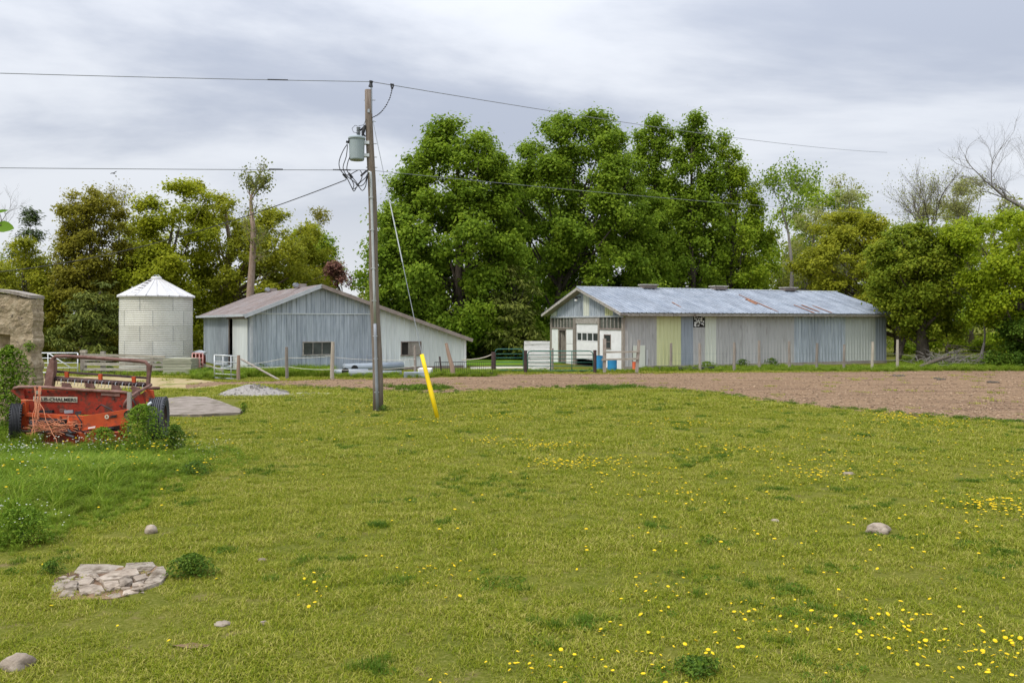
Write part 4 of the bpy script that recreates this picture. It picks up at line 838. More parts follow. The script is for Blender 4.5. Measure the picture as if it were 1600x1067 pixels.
# pulley
x = MB(); c = P(201.3, 648, 16.6); x.lathe(Vector((0, 0, 0)), [(.045, 0), (.07, .02), (.095, .0), (.105, .03), (.095, .07), (.07, .05), (.04, .06)], 20); x.v = [c+Vector((v.x, -v.z+.04, v.y)) for v in x.v]; part('pulley', x, 'dark_rust')
x = MB(); x.tube([c+Vector((0, -.06, 0)), c+Vector((0, .15, 0))], .035, 10); part('pulley_hub', x, 'rusty')
part('strut', pl([(198.5, 613), (204, 613), (204.5, 641), (198, 641)], 16.95, .05), 'concrete'); part('strut', pl([(198.5, 660), (204, 659), (203, 681), (199, 683)], 16.9, .05), 'concrete')
part('bracket', pl([(187, 660), (198, 659), (198, 682), (187, 680)], 17.0, .06), 'ac_orange'); part('bracket', pl([(143, 671), (151, 670), (151, 678), (146, 680)], 16.95, .05), 'ac_orange')
x = MB(); x.tube([P(194, 636, 17.0), P(196, 629, 17.0), P(201, 622, 17.0), P(206, 619, 17.05), P(214, 613, 17.3), P(226, 607, 17.6), P(236, 601, 17.9)], .035, 8); part('guard_pipe', x, 'rusty', smooth=True)
part('end_plate', pl([(224, 612), (229, 608), (238, 610), (240, 622), (236, 628), (224, 627)], 17.7, .07), 'ac_orange')
part('end_plate', pl([(194, 640), (198, 630), (212, 620), (226, 612), (227, 640), (214, 650), (204, 652)], 17.45, .05), 'ac_red')
part('shield', pl([(207, 643), (222, 631), (231, 636), (214, 651)], 17.1, .05), 'rusty')
x = MB(); x.tube([P(222, 640, 17.3), P(236, 629, 17.5)], .035, 8); x.tube([P(205, 655, 17.0), P(212, 648, 17.2)], .03, 8); part('axle_link', x, 'gal_tube')
# reel
dr_ = 18.1
part('reel_arm', pl([(68, 606), (73, 575), (77, 566), (82, 561), (84, 566), (84, 578), (80, 606)], 17.9, .14), 'rusty')
x = MB(); x.tube([P(79, 570, 17.97), P(81, 562, 17.97), P(87, 557, 17.97), P(100, 556.5, 18), P(160, 560, dr_), P(215, 564, dr_+.05), P(227, 565.5, dr_+.05), P(231.5, 570, dr_+.05), P(232, 580, dr_+.05)], .042, 10); part('arch_pipe', x, 'rusty', smooth=True)
part('reel_arm', pl([(230, 571), (235.5, 570), (233, 590), (232, 607), (227, 608), (228.5, 592)], 18.05, .09), 'rusty')
x = MB(); x.beam(P(84, 580, dr_), P(229, 590.5, dr_+.05), .08, .045); part('tine_bar', x, 'dark_rust')
x = MB(); x.tube([P(83, 591.5, dr_-.1), P(227, 601.5, dr_-.05)], .05, 10); part('tine_bar', x, 'dark_rust', smooth=True)
x = MB(); x.beam(P(83, 588, dr_), P(228, 598, dr_+.05), .03, .02); part('tine_bar', x, 'rusty')
for i in range(26):
    px = 90+i*5.3; y = 592.5+i*.37; x = MB(); a = P(px, y, dr_-.16); x.tube([a+Vector((0, .05, .03)), a, a+Vector((.012, -.02, -.07)), a+Vector((-.012, 0, -.12))], .006, 4); part('tine', x, 'gal_tube' if i % 2 else 'rusty')
for i in range(14):
    px = 89+i*10; y = 580.5+i*.73; x = MB(); a = P(px, y, dr_); x.tube([a, a+Vector((.0, -.02, .05)), a+Vector((.02, -.03, .10))], .005, 4); part('tine', x, 'dark_rust')
for px, y in ((103, 586), (155.5, 589.5), (208, 593.5)): part('reel_bracket', pl([(px-2.5, y-5), (px+2.5, y-5), (px+3, y+4), (px-2, y+4)], dr_-.08, .06), 'ac_orange')
for px, y in ((103, 602), (140, 603), (181, 606)):
    part('paddle', pl([(px-7, y-4.5), (px+5, y-3.5), (px+6, y), (px+8.5, y+2), (px+7, y+4), (px-7, y+3)], dr_-.2, .04), 'rusty')
part('knife_disc', pl([(203, 606), (207, 603), (217, 606), (218, 618), (213, 627), (207, 624), (210, 617), (204, 613), (207, 610)], 17.65, .05), 'rusty')
x = MB(); x.tube([P(229, 606, 18.0), P(249, 606.5, 18.0)], .035, 10); part('drawbar_stub', x, 'rusty', smooth=True)
x = MB(); c = P(73.5, 588, 18.3); x.lathe(Vector((0, 0, 0)), [(.03, 0), (.11, .0), (.14, .03), (.14, .06), (.03, .06)], 12); x.v = [c+Vector((v.z, v.x, v.y)) for v in x.v]; part('reel_sheave', x, 'dark_rust')
# engine-like clutter seen between the panels
for i, (px, y, w, h, m) in enumerate(((70, 643, 26, 3.5, 'black'), (108, 643, 12, 5, 'pvc'), (122, 645, 8, 4, 'cable'), (98, 641, 8, 5, 'rusty'), (52, 662, 10, 5, 'pvc'), (140, 664, 16, 6, 'dark_rust'), (165, 672, 28, 5, 'black'), (118, 668, 7, 5, 'black'))):
    a = P(px, y, 17.2); x = MB(); x.box(a, (w*.0137, .1, h*.0137), .2*i, .01); part('linkage', x, m)
x = MB(); x.tube([P(62, 690, 16.8), P(90, 697, 16.7)], .03, 8); x.tube([P(40, 673, 16.85), P(27, 680, 16.8), P(24, 692, 16.8)], .012, 6); part('tow_rod', x, 'rusty')
x = MB(); x.tube([P(106, 671, 16.8), P(112, 677, 16.7), P(104, 679, 16.7), P(116, 683, 16.65)], .025, 8); part('hydraulic_cylinder', x, 'cable')
for pl_ in ([(150, 640), (158, 632), (170, 638), (182, 646), (196, 650)], [(60, 652), (72, 660), (90, 658), (104, 664), (112, 676)], [(120, 648), (128, 660), (126, 672), (140, 682)], [(206, 622), (212, 632), (208, 645), (216, 660)]):
    x = MB(); x.tube([P(a, b_, 16.9) for a, b_ in pl_], .014, 6); part('hose', x, 'black', smooth=True)
for a, b_ in ((45, 612), (75, 611.5), (105, 613), (135, 614.5), (178, 623), (188, 634), (36.5, 630), (36.5, 648), (36.5, 666), (60, 649), (95, 651.5)):
    x = MB(); c = P(a, b_, 17.34 if b_ < 625 and a > 40 or a > 170 else 17.04 if a < 40 else 16.99); x.tube([c-Vector((0, .02, 0)), c+Vector((0, .01, 0))], .018, 6); part('bolt', x, 'dark_rust')
# lettering plate
lp = part('name_plate', pl([(52, 619.2), (120.6, 620.3), (120.6, 628.6), (52, 626.8)], 17.33, .012), 'cream_decal')
cu = bpy.data.curves.new('lettering', 'FONT'); cu.body = 'ALLIS-CHALMERS'; cu.size = 1; cu.extrude = .01; cu.offset = .022
to = bpy.data.objects.new('lettering_src', cu); COL.objects.link(to); bpy.context.view_layer.update()
tm = bpy.data.meshes.new_from_object(to.evaluated_get(bpy.context.evaluated_depsgraph_get())); COL.objects.unlink(to); bpy.data.objects.remove(to)
vx = [v.co.copy() for v in tm.vertices]; mnx, mxx_ = min(v.x for v in vx), max(v.x for v in vx); mny, mxy = min(v.y for v in vx), max(v.y for v in vx)
A_, B_, D_ = P(53.5, 625.8, 17.318), P(119.4, 627.2, 17.318), P(53.5, 620.6, 17.318)
for v, c in zip(tm.vertices, vx):
    q = A_+(B_-A_)*((c.x-mnx)/(mxx_-mnx))+(D_-A_)*((c.y-mny)/(mxy-mny))+Vector((0, -c.z*.2, 0)); v.co = q-ORG[mo.name]
tm.materials.clear(); tm.materials.append(M['black_print']); tm.name = 'lettering'; lo_ = bpy.data.objects.new('lettering', tm); COL.objects.link(lo_); lo_.parent = lp
part('worn_decal', pl([(158, 613.8), (187, 615), (187, 619.5), (158, 617.5)], 17.33, .008), 'rusty'); part('worn_decal', pl([(56, 610), (64, 610.3), (64, 616), (56, 615.6)], 17.33, .008), 'cream_decal')
# tyres
def tyre(px, py_top, py_bot, d, width, turn, nm):
    c = P(px, (py_top+py_bot)/2, d); rad = (py_bot-py_top)/2/F*d
    w2 = width/2; x = MB()
    prof = [(rad*.62, -w2*.8), (rad*.85, -w2), (rad*.96, -w2*.92), (rad, -w2*.72)]
    nb_ = 6
    for i in range(nb_):
        a = -w2*.72+i*(w2*1.44/nb_); b_ = a+w2*1.44/nb_; g = (b_-a)*.2; prof += [(rad, a+g), (rad, b_-g)]
        if i < nb_-1: prof += [(rad-.035, b_-g*.5), (rad-.035, b_+g*.5)]
    prof += [(rad, w2*.72), (rad*.96, w2*.92), (rad*.85, w2), (rad*.62, w2*.8)]
    x.lathe(Vector((0, 0, 0)), prof, 48)
    rim = MB(); rim.lathe(Vector((0, 0, 0)), [(rad*.64, -w2*.8), (rad*.6, -w2*.5), (rad*.2, -w2*.3), (.001, -w2*.3)], 24); rim.lathe(Vector((0, 0, 0)), [(rad*.64, w2*.8), (rad*.6, w2*.5), (rad*.2, w2*.3), (.001, w2*.3)], 24)
    lug = MB()
    for i in range(40):
        a = 2*math.pi*i/40
        for s in (-1, 1): lug.box(Vector((math.cos(a)*rad*.965, math.sin(a)*rad*.965, s*w2*.88)), (.05, .035, .03), a)
    for mm in (x, rim, lug):
        mm.v = [c+Vector((v.z*math.cos(turn)-v.x*math.sin(turn), v.z*math.sin(turn)+v.x*math.cos(turn), v.y)) for v in mm.v]
    wh = x.build('wheel', M[nm], mo); rim.build('rim', M['dark_rust'], wh); lug.build('tread_lug', M[nm], wh)
tyre(247.5, 620, 689, 17.85, .34, R(15), 'tyre'); tyre(27, 630, 696, 17.1, .22, R(26), 'black')
x = MB(); x.tube([P(236, 652, 17.8), P(40, 660, 17.7)], .05, 8); part('axle', x, 'dark_rust')
# twine
tw = MB()
def wob(a, b_, n, amp, r, m_=tw):
    pts = []
    for i in range(n+1): q = a.lerp(b_, i/n); q += Vector((random.uniform(-amp, amp), random.uniform(-amp, amp)*.4, random.uniform(-amp, amp)*.6)) if 0 < i < n else Vector((0, 0, 0)); pts.append(q)
    m_.tube(pts, r, 4)
for i in range(9): x0 = random.uniform(50, 64); wob(P(x0, 603.5, 17.15), P(random.uniform(54, 62), random.uniform(640, 665), 16.85), 7, .02, .006)
for i in range(5): wob(P(random.uniform(54, 62), 630, 16.9), P(random.choice((45, 50, 56, 90, 60)), random.uniform(690, 697), 16.6), 7, .025, .007)
for i in range(80):
    a = P(random.gauss(82, 15), random.gauss(666, 4.5), 16.8); b_ = a+Vector((random.uniform(-.4, .4), random.uniform(-.1, .1), random.uniform(-.13, .13))); wob(a, b_, 4, .04, .0055)
wob(P(55, 626, 16.9), P(33, 625, 16.95), 5, .01, .007); wob(P(55, 626, 16.9), P(60, 655, 16.85), 5, .02, .012)
tag(tw.build('baler_twine', M['twine'], origin=P(75, 672, 16.8)), 'tangle of orange baler twine draped over the hay mower', 'twine', kind='stuff')

# ------------------------------------------------------------------ trees
def lm(name, cols, tr=.5):
    cols = [(min(.5, a*1.5), min(.5, b_*1.4), c_*1.6+.006) for a, b_, c_ in cols]; M[name] = leafmat(name, cols, tr); return M[name]
lm('maple_leaves', [(.075, .135, .006), (.135, .215, .010), (.215, .30, .018)])
lm('yellowgreen_leaves', [(.13, .155, .008), (.215, .245, .012), (.31, .32, .020)])
lm('bright_leaves', [(.11, .19, .008), (.19, .275, .012), (.27, .34, .020)])
lm('fresh_leaves', [(.15, .19, .006), (.235, .275, .010), (.32, .345, .018)])
lm('olive_leaves', [(.11, .115, .010), (.185, .185, .014), (.26, .25, .022)])
lm('golden_olive_leaves', [(.085, .135, .006), (.155, .21, .010), (.24, .28, .018)])
lm('lime_leaves', [(.115, .18, .004), (.19, .265, .006), (.27, .33, .012)])
lm('needle_leaves', [(.035, .055, .012), (.055, .085, .018), (.09, .12, .025)], .15)
lm('dark_needles', [(.05, .07, .008), (.085, .11, .012), (.14, .16, .02)], .15)
lm('snag_leaves', [(.09, .12, .02), (.14, .17, .03), (.20, .22, .04)])
lm('plum_leaves', [(.09, .04, .03), (.15, .075, .045), (.19, .12, .055)], .25)
lm('pale_leaves', [(.16, .19, .04), (.22, .25, .06), (.28, .29, .08)])
lm('hedge_leaves', [(.09, .125, .008), (.15, .185, .014), (.22, .24, .022)])

def fractal_branches(mb_, p, d, ln, r, lev, maxlev, tips, spread=.6, upb=.15, kids=(2, 3), seglen=3, shrink=.72, trop=.0):
    pts = [p.copy()]; q = p.copy(); dd = d.copy()
    for i in range(seglen):
        dd = (dd+Vector((random.gauss(0, .13), random.gauss(0, .13), random.gauss(0, .1)+trop))).normalized(); q = q+dd*ln/seglen; pts.append(q.copy())
    r1 = r*.62; mb_.tube(pts, [r+(r1-r)*i/seglen for i in range(seglen+1)], 6 if lev < 2 else (4 if lev < 3 else 3), cap=False)
    if lev >= maxlev: tips.append((q, dd)); return
    n = random.randint(*kids)
    for i in range(n):
        a = Vector((random.gauss(0, 1), random.gauss(0, 1), random.gauss(0, .5))).normalized(); nd = (dd+a*spread+Vector((0, 0, upb))).normalized()
        st = pts[-1] if i == 0 else pts[random.randint(max(1, seglen-2), seglen)]
        fractal_branches(mb_, st, nd, ln*shrink*random.uniform(.75, 1.15), r1*(.95 if i == 0 else .7), lev+1, maxlev, tips, spread, upb, kids, seglen, shrink, trop)
    if lev >= 1: tips.append((pts[seglen//2+1], dd))

def tree(name, label, outline, d, base_px, m, bark='bark', ncl=200, nl=90, clr=.75, leaf=.19, ratio=.85, trunk_r=.35, fork=.45, limbs=22, shell=.42, group=None, droop=.0, flat=.78, bough=1.0, needle=False, holes=None, base_y=None):
    ncl = int(ncl*1.55); nl = int(nl*.66); clr0 = clr; clr = clr*.80
    ys = [o[0] for o in outline]; zs = np.array([H-(y-HY)/F*d for y in ys])[::-1]
    xl = np.array([(o[1]-CX)/F*d for o in outline])[::-1]; xr = np.array([(o[2]-CX)/F*d for o in outline])[::-1]
    zmin, zmax = zs[0], zs[-1]
    zg = np.linspace(zmin, zmax, 200); wg = np.interp(zg, zs, xr-xl); cdf = np.cumsum(wg**1.35+.12); cdf /= cdf[-1]
    z = np.interp(rng.random(ncl), cdf, zg); hw = np.interp(z, zs, (xr-xl)/2); cx = np.interp(z, zs, (xr+xl)/2)
    nb_ = max(8, int(ncl/(17 if bough > .8 else 9))); zb = np.interp((np.arange(nb_)+rng.random(nb_))/nb_, cdf, zg); hb = np.interp(zb, zs, (xr-xl)/2); cb_ = np.interp(zb, zs, (xr+xl)/2)
    tb_ = np.arange(nb_)*2.39996+rng.random(nb_)*.9; rb2 = np.maximum(hb-clr*1.1, .02)*(rng.random(nb_)**.33); bs2 = clr0*rng.uniform(.9, 1.7, nb_)*min(1.0, bough)
    bi = rng.integers(0, nb_, ncl); gq = rng.normal(size=(ncl, 3)); gq /= np.linalg.norm(gq, axis=1, keepdims=True); gq *= (rng.random(ncl)**.4)[:, None]*bs2[bi][:, None]*1.35; gq[:, 2] *= .62
    z = np.minimum(zb[bi]+gq[:, 2]-droop*rb2[bi], zmax-.3); x_ = cb_[bi]+rb2[bi]*np.cos(tb_[bi])+gq[:, 0]; y_ = rb2[bi]*np.sin(tb_[bi])*ratio+gq[:, 1]
    cx = np.interp(z, zs, (xr+xl)/2); hw = np.interp(z, zs, (xr-xl)/2); rr = np.hypot(x_-cx, y_/ratio); kk = np.minimum(1, np.maximum(hw-clr*.35, .1)/np.maximum(rr, 1e-3))
    kk = np.where(rng.random(ncl) < .12, np.minimum(1, kk*1.12), kk); C = np.stack([cx+(x_-cx)*kk, d+y_*kk, z], 1)
    C[:, 2] = np.maximum(C[:, 2], .25)
    if holes is not None:
        px = CX+C[:, 0]/C[:, 1]*F; py = HY-(C[:, 2]-H)/C[:, 1]*F; keep = np.ones(ncl, bool)
        for hx, hy, hr in holes: keep &= ((px-hx)**2+(py-hy)**2) > hr*hr
        C = C[keep]
    n = len(C); cr_ = clr*rng.uniform(.6, 1.35, n); cnt = np.maximum(8, (nl*1.3*(cr_/clr)**2)).astype(int)
    idx = np.repeat(np.arange(n), cnt); T = len(idx)
    g = rng.normal(size=(T, 3)); g /= np.linalg.norm(g, axis=1, keepdims=True); g *= (rng.random(T)**.45*np.clip(1+.38*rng.normal(size=T), .2, 2))[:, None]
    g[:, 2] *= flat
    pos = C[idx]+g*cr_[idx][:, None]; pos[:, 2] = np.maximum(pos[:, 2], .08)
    mid = np.array([cx.mean(), d, zmin+(zmax-zmin)*.4]); outw = C[idx]-mid; outw /= np.linalg.norm(outw, axis=1, keepdims=True)
    nrm = outw*.5+g*.5+rng.normal(size=(T, 3))*.55+np.array([0, 0, .55])
    tint = np.clip(rng.random(n)[idx]*.45+rng.random(T)*.55, 0, 1)
    sz = leaf*1.08*rng.uniform(.6, 1.35, T)
    base = Vector(((base_px-CX)/F*d, d, 0))
    root = thing(name, label, 'tree', base, group)
    if needle:
        ax = g+np.array([0, 0, -.25]); V = leaf_verts(pos, nrm, sz*1.7, .28, ax)
    else: V = leaf_verts(pos, nrm, sz)
    me = quads_mesh('crown', V-np.array(base), tint, M[m]); co = bpy.data.objects.new('crown', me); COL.objects.link(co); co.parent = root; ORG[co.name] = base
    tb = MB(); mz = zmin+(zmax-zmin)*.82; mxx = float(np.interp(mz, zs, (xr+xl)/2)); fz = max(zmin+(zmax-zmin)*.1, 1.2)
    pts = []
    for i in range(9):
        tt = i/8; zz_ = mz*tt; pts.append(Vector((base.x+(mxx-base.x)*tt**1.5+random.gauss(0, .12)*(i > 0), d+random.gauss(0, .12)*(i > 0), zz_-.1*(i == 0))))
    tb.tube(pts, [trunk_r*(1.25 if i == 0 else 1)*(1-.8*i/8) for i in range(9)], 9)
    for i in range(min(limbs, n)):
        c = Vector(C[rng.integers(n)]); tt = max(.12, min(.85, (c.z/mz)*random.uniform(.4, .75))); kf = tt*8; k0 = int(kf); st = pts[k0].lerp(pts[min(8, k0+1)], kf-k0)
        md = st.lerp(c, .5)+Vector((0, 0, -.08*(c-st).length)); r0 = trunk_r*(1-.8*tt)*.5; tb.tube([st, st.lerp(md, .5)+Vector((random.gauss(0, .1), random.gauss(0, .1), 0)), md, md.lerp(c, .55)+Vector((random.gauss(0, .12), 0, random.gauss(0, .12))), c], [r0, r0*.75, r0*.55, r0*.38, r0*.15], 5)
    tb.build('trunk', M[bark], root, smooth=True)
    return root
def bare_tree(name, label, base, dirv, ln, r, levels, m_bark, leafm=None, nleaf=4, leaf=.14, spread=.55, upb=.12, kids=(2, 3), shrink=.74, seed=1, trop=0, lead=None, cl=.22, seglen=3, sprouts=0):
    random.seed(seed); root = thing(name, label, 'tree', Vector((base.x, base.y, 0))); tb = MB(); tips = []
    start = base
    if lead:                                            # a given trunk line
        tb.tube([base]+lead, [r*1.2]+[r*(1-.6*(i+1)/len(lead)) for i in range(len(lead))], 9); start = lead[-1]; r = r*.42
    for i in range(sprouts):
        k0 = random.randint(1, len(lead)-2); q = lead[k0].lerp(lead[k0+1], random.random()); an = random.uniform(0, 6.28)
        fractal_branches(tb, q, Vector((math.cos(an), math.sin(an)*.6, .7)).normalized(), ln*.6, r*.22, levels-2, levels, tips, .6, .25, kids, seglen, shrink, trop)
    fractal_branches(tb, start, Vector(dirv).normalized(), ln, r, 0, levels, tips, spread, upb, kids, seglen, shrink, trop)
    tb.build('trunk', M[m_bark], root, smooth=True)
    if leafm:
        T = np.array([tuple(t_[0]) for t_ in tips]); idx = np.repeat(np.arange(len(T)), nleaf); pos = T[idx]+rng.normal(size=(len(idx), 3))*cl
        nr_ = rng.normal(size=(len(idx), 3))+np.array([0, 0, .4]); V = leaf_verts(pos, nr_, leaf*rng.uniform(.6, 1.3, len(idx)))
        me = quads_mesh('crown', V-np.array((base.x, base.y, 0)), rng.random(len(idx)), M[leafm]); co = bpy.data.objects.new('crown', me); COL.objects.link(co); co.parent = root
    return root

def gx(px, d): return Vector(((px-CX)/F*d, d, 0))
tree('spruce_tree', 'dark pointed spruce behind the yellow-green tree at far left', [(312, 44, 48), (335, 36, 56), (370, 24, 66), (420, 10, 78), (480, 5, 85), (555, 0, 90)], 66, 45, 'needle_leaves', ncl=220, nl=60, clr=.7, leaf=.16, shell=.5, droop=.12, flat=.4, needle=True, trunk_r=.25)
tree('conifer_tree', 'yellow-olive feathery tree at the far left above the stucco wall', [(372, 30, 50), (395, 5, 78), (430, -20, 95), (480, -40, 102), (562, -50, 110)], 56, 40, 'yellowgreen_leaves', ncl=320, nl=90, clr=.6, leaf=.15, flat=.75, trunk_r=.22, shell=.45)
tree('olive_tree', 'tall dark olive tree left of the grain bin', [(292, 140, 160), (305, 105, 180), (330, 92, 192), (370, 88, 200), (420, 82, 205), (480, 72, 200), (562, 66, 196)], 57, 140, 'olive_leaves', ncl=520, nl=90, clr=.6, leaf=.16, flat=.8, trunk_r=.3, shell=.45, limbs=30)
tree('conifer_tree', 'dark conifer with low sweeping boughs directly left of the grain bin', [(430, 150, 170), (470, 110, 190), (520, 85, 200), (570, 75, 205)], 52, 150, 'dark_needles', ncl=130, nl=70, clr=.7, leaf=.17, droop=.1, flat=.35, needle=True, trunk_r=.2)
tree('maple_tree', 'bright green maple rising behind the left side of the grain bin', [(284, 280, 300), (298, 235, 318), (320, 218, 335), (350, 205, 345), (390, 190, 345), (440, 165, 340), (500, 160, 335), (548, 165, 330)], 60, 245, 'fresh_leaves', ncl=460, nl=95, clr=.75, leaf=.19, trunk_r=.3, holes=[(205, 345, 8), (228, 330, 6)])
tree('maple_tree', 'broad yellow-green maple with visible limbs behind the grey barn', [(285, 295, 312), (305, 280, 330), (322, 300, 400), (340, 295, 470), (360, 300, 515), (400, 300, 535), (450, 300, 540), (510, 310, 520)], 64, 350, 'yellowgreen_leaves', 'bark_light', ncl=560, nl=88, clr=.7, leaf=.18, trunk_r=.45, limbs=50, shell=.5, holes=[(372, 330, 12)])
tree('maple_tree', 'round bright green tree top right behind the grey barn gable', [(352, 470, 500), (375, 450, 522), (410, 445, 536), (460, 450, 540), (520, 460, 530)], 70, 495, 'bright_leaves', ncl=230, nl=90, clr=.75, leaf=.2, trunk_r=.25)
tree('plum_tree', 'dark reddish plum tree just left of the pole above the barn roof', [(405, 518, 532), (422, 508, 548), (450, 503, 556), (500, 503, 556)], 62, 530, 'plum_leaves', ncl=70, nl=80, clr=.5, leaf=.16, trunk_r=.15)
MAPLE1 = [(188, 680, 722), (200, 662, 742), (215, 650, 772), (238, 634, 792), (275, 624, 806), (310, 600, 815), (345, 575, 825), (385, 552, 830), (430, 553, 836), (475, 575, 846), (515, 640, 850), (548, 690, 852)]
tree('maple_tree', 'largest dense dark green maple right of the pole', MAPLE1, 58, 720, 'maple_leaves', ncl=1300, nl=95, clr=.82, leaf=.21, trunk_r=.5, limbs=45, shell=.40, flat=.74, holes=[(825, 380, 10), (640, 262, 7), (690, 330, 8)])
MAPLE2 = [(180, 900, 950), (192, 860, 968), (210, 835, 992), (232, 792, 1010), (280, 780, 1030), (330, 782, 1045), (380, 800, 1055), (430, 820, 1058), (470, 840, 1040), (510, 850, 1000)]
tree('maple_tree', 'tall spreading green maple behind the left end of the long barn', MAPLE2, 63, 872, 'maple_leaves', ncl=1100, nl=95, clr=.82, leaf=.21, trunk_r=.45, limbs=45, shell=.42, flat=.74, holes=[(842, 372, 14), (866, 366, 10), (830, 465, 14), (800, 395, 10), (850, 500, 16)])
tree('poplar_tree', 'upright green poplar behind the first ridge vent', [(182, 1012, 1042), (200, 992, 1054), (240, 980, 1060), (300, 975, 1066), (380, 990, 1060), (460, 1000, 1060)], 70, 1024, 'maple_leaves', ncl=330, nl=80, clr=.7, leaf=.2, trunk_r=.3, limbs=30, bough=.62, flat=1.1, holes=[(1050, 260, 7)])
tree('poplar_tree', 'tallest upright poplar with a leaning top behind the long barn', [(174, 1078, 1108), (190, 1062, 1112), (230, 1046, 1120), (280, 1038, 1135), (340, 1030, 1145), (420, 1025, 1150), (480, 1030, 1150)], 67, 1078, 'maple_leaves', ncl=420, nl=85, clr=.7, leaf=.2, trunk_r=.3, limbs=30, bough=.62, flat=1.1)
tree('poplar_tree', 'narrow-topped poplar right of the tallest one', [(208, 1116, 1136), (230, 1110, 1156), (262, 1105, 1175), (300, 1100, 1190), (360, 1098, 1215), (430, 1098, 1225), (480, 1110, 1215)], 68, 1145, 'bright_leaves', ncl=370, nl=80, clr=.7, leaf=.19, trunk_r=.28, limbs=30, bough=.62, flat=1.1, holes=[(1190, 400, 10)])
tree('ash_tree', 'pale loose-leaved tree in the gap above the long barn roof', [(300, 1255, 1290), (330, 1235, 1320), (370, 1205, 1330), (430, 1195, 1320), (480, 1195, 1310)], 82, 1255, 'pale_leaves', 'bark_grey', ncl=170, nl=45, clr=.9, leaf=.2, trunk_r=.25, limbs=40, shell=.6)
tree('ash_tree', 'pale half-leafed tree behind the golden tree', [(270, 1310, 1350), (300, 1270, 1375), (340, 1260, 1385), (400, 1270, 1380)], 84, 1325, 'pale_leaves', 'bark_grey', ncl=120, nl=32, clr=.9, leaf=.19, trunk_r=.25, limbs=50, shell=.6)
tree('manitoba_maple', 'golden-green bushy tree over the far end of the long barn', [(330, 1300, 1370), (350, 1272, 1400), (380, 1252, 1415), (420, 1240, 1425), (460, 1245, 1430), (490, 1290, 1432), (515, 1380, 1432)], 61, 1405, 'yellowgreen_leaves', ncl=430, nl=95, clr=.68, leaf=.17, trunk_r=.3, limbs=40)
tree('manitoba_maple', 'olive-brown leafed tree with thick trunk right of the long barn', [(348, 1400, 1440), (372, 1365, 1475), (410, 1350, 1492), (450, 1355, 1500), (490, 1380, 1505), (522, 1400, 1500)], 49.5, 1442, 'golden_olive_leaves', ncl=420, nl=90, clr=.58, leaf=.15, trunk_r=.40, limbs=40, holes=[(1440, 540, 20)])
tree('willow_tree', 'lime green drooping tree filling the right edge', [(335, 1490, 1660), (352, 1465, 1700), (380, 1462, 1740), (420, 1470, 1750), (460, 1480, 1750), (495, 1505, 1750), (530, 1560, 1740)], 46.5, 1590, 'lime_leaves', ncl=520, nl=95, clr=.62, leaf=.15, trunk_r=.35, limbs=45, shell=.5, holes=[(1520, 520, 22), (1490, 500, 12)])
tree('scrub_bush', 'dark shady bush at the foot of the lime tree, right edge', [(492, 1575, 1640), (515, 1555, 1690), (545, 1548, 1700), (576, 1550, 1700)], 45.2, 1620, 'weed_dark', ncl=170, nl=90, clr=.5, leaf=.12, trunk_r=.12, limbs=10)
tree('spruce_tree', 'dark spruce with layered boughs between the two barns', [(400, 790, 812), (440, 770, 835), (480, 745, 850), (520, 728, 860), (548, 730, 865)], 56, 803, 'dark_needles', ncl=150, nl=70, clr=.75, leaf=.18, droop=.1, flat=.3, needle=True, trunk_r=.2)
tree('maple_tree', 'shaded green maple filling the gap between the two big maples', [(262, 800, 850), (300, 770, 880), (360, 750, 900), (430, 740, 900), (500, 735, 890), (535, 740, 880)], 76, 830, 'maple_leaves', ncl=420, nl=90, clr=.9, leaf=.25, trunk_r=.35, holes=[(828, 372, 9), (845, 480, 8)])
tree('maple_tree', 'green maple low behind the ridge of the long barn', [(290, 1010, 1080), (330, 990, 1180), (400, 980, 1215), (480, 980, 1220)], 80, 1100, 'bright_leaves', ncl=380, nl=90, clr=.9, leaf=.25, trunk_r=.35)
tree('ash_tree', 'light green tree between the crooked tree and the golden bush', [(285, 1265, 1300), (310, 1215, 1350), (350, 1200, 1370), (420, 1190, 1380), (485, 1190, 1340)], 90, 1290, 'bright_leaves', 'bark_grey', ncl=260, nl=60, clr=.9, leaf=.24, trunk_r=.25, limbs=40)
tree('ash_tree', 'pale green tree behind the olive-brown and lime trees', [(275, 1470, 1530), (300, 1440, 1570), (340, 1420, 1600), (420, 1410, 1640), (500, 1410, 1640)], 86, 1500, 'pale_leaves', 'bark_grey', ncl=300, nl=50, clr=.9, leaf=.22, trunk_r=.25, limbs=50)
tree('scrub_bush', 'bright green scrub behind the brush pile', [(440, 1400, 1560), (470, 1385, 1600), (510, 1380, 1620), (548, 1385, 1620)], 66, 1480, 'bright_leaves', ncl=260, nl=80, clr=.7, leaf=.2, trunk_r=.12)
tree('ash_tree', 'yellow-green tree between the dark olive tree and the bright maple', [(330, 190, 230), (360, 170, 270), (420, 160, 280), (500, 150, 280), (550, 150, 280)], 72, 215, 'yellowgreen_leaves', ncl=240, nl=80, clr=.8, leaf=.21, trunk_r=.25)
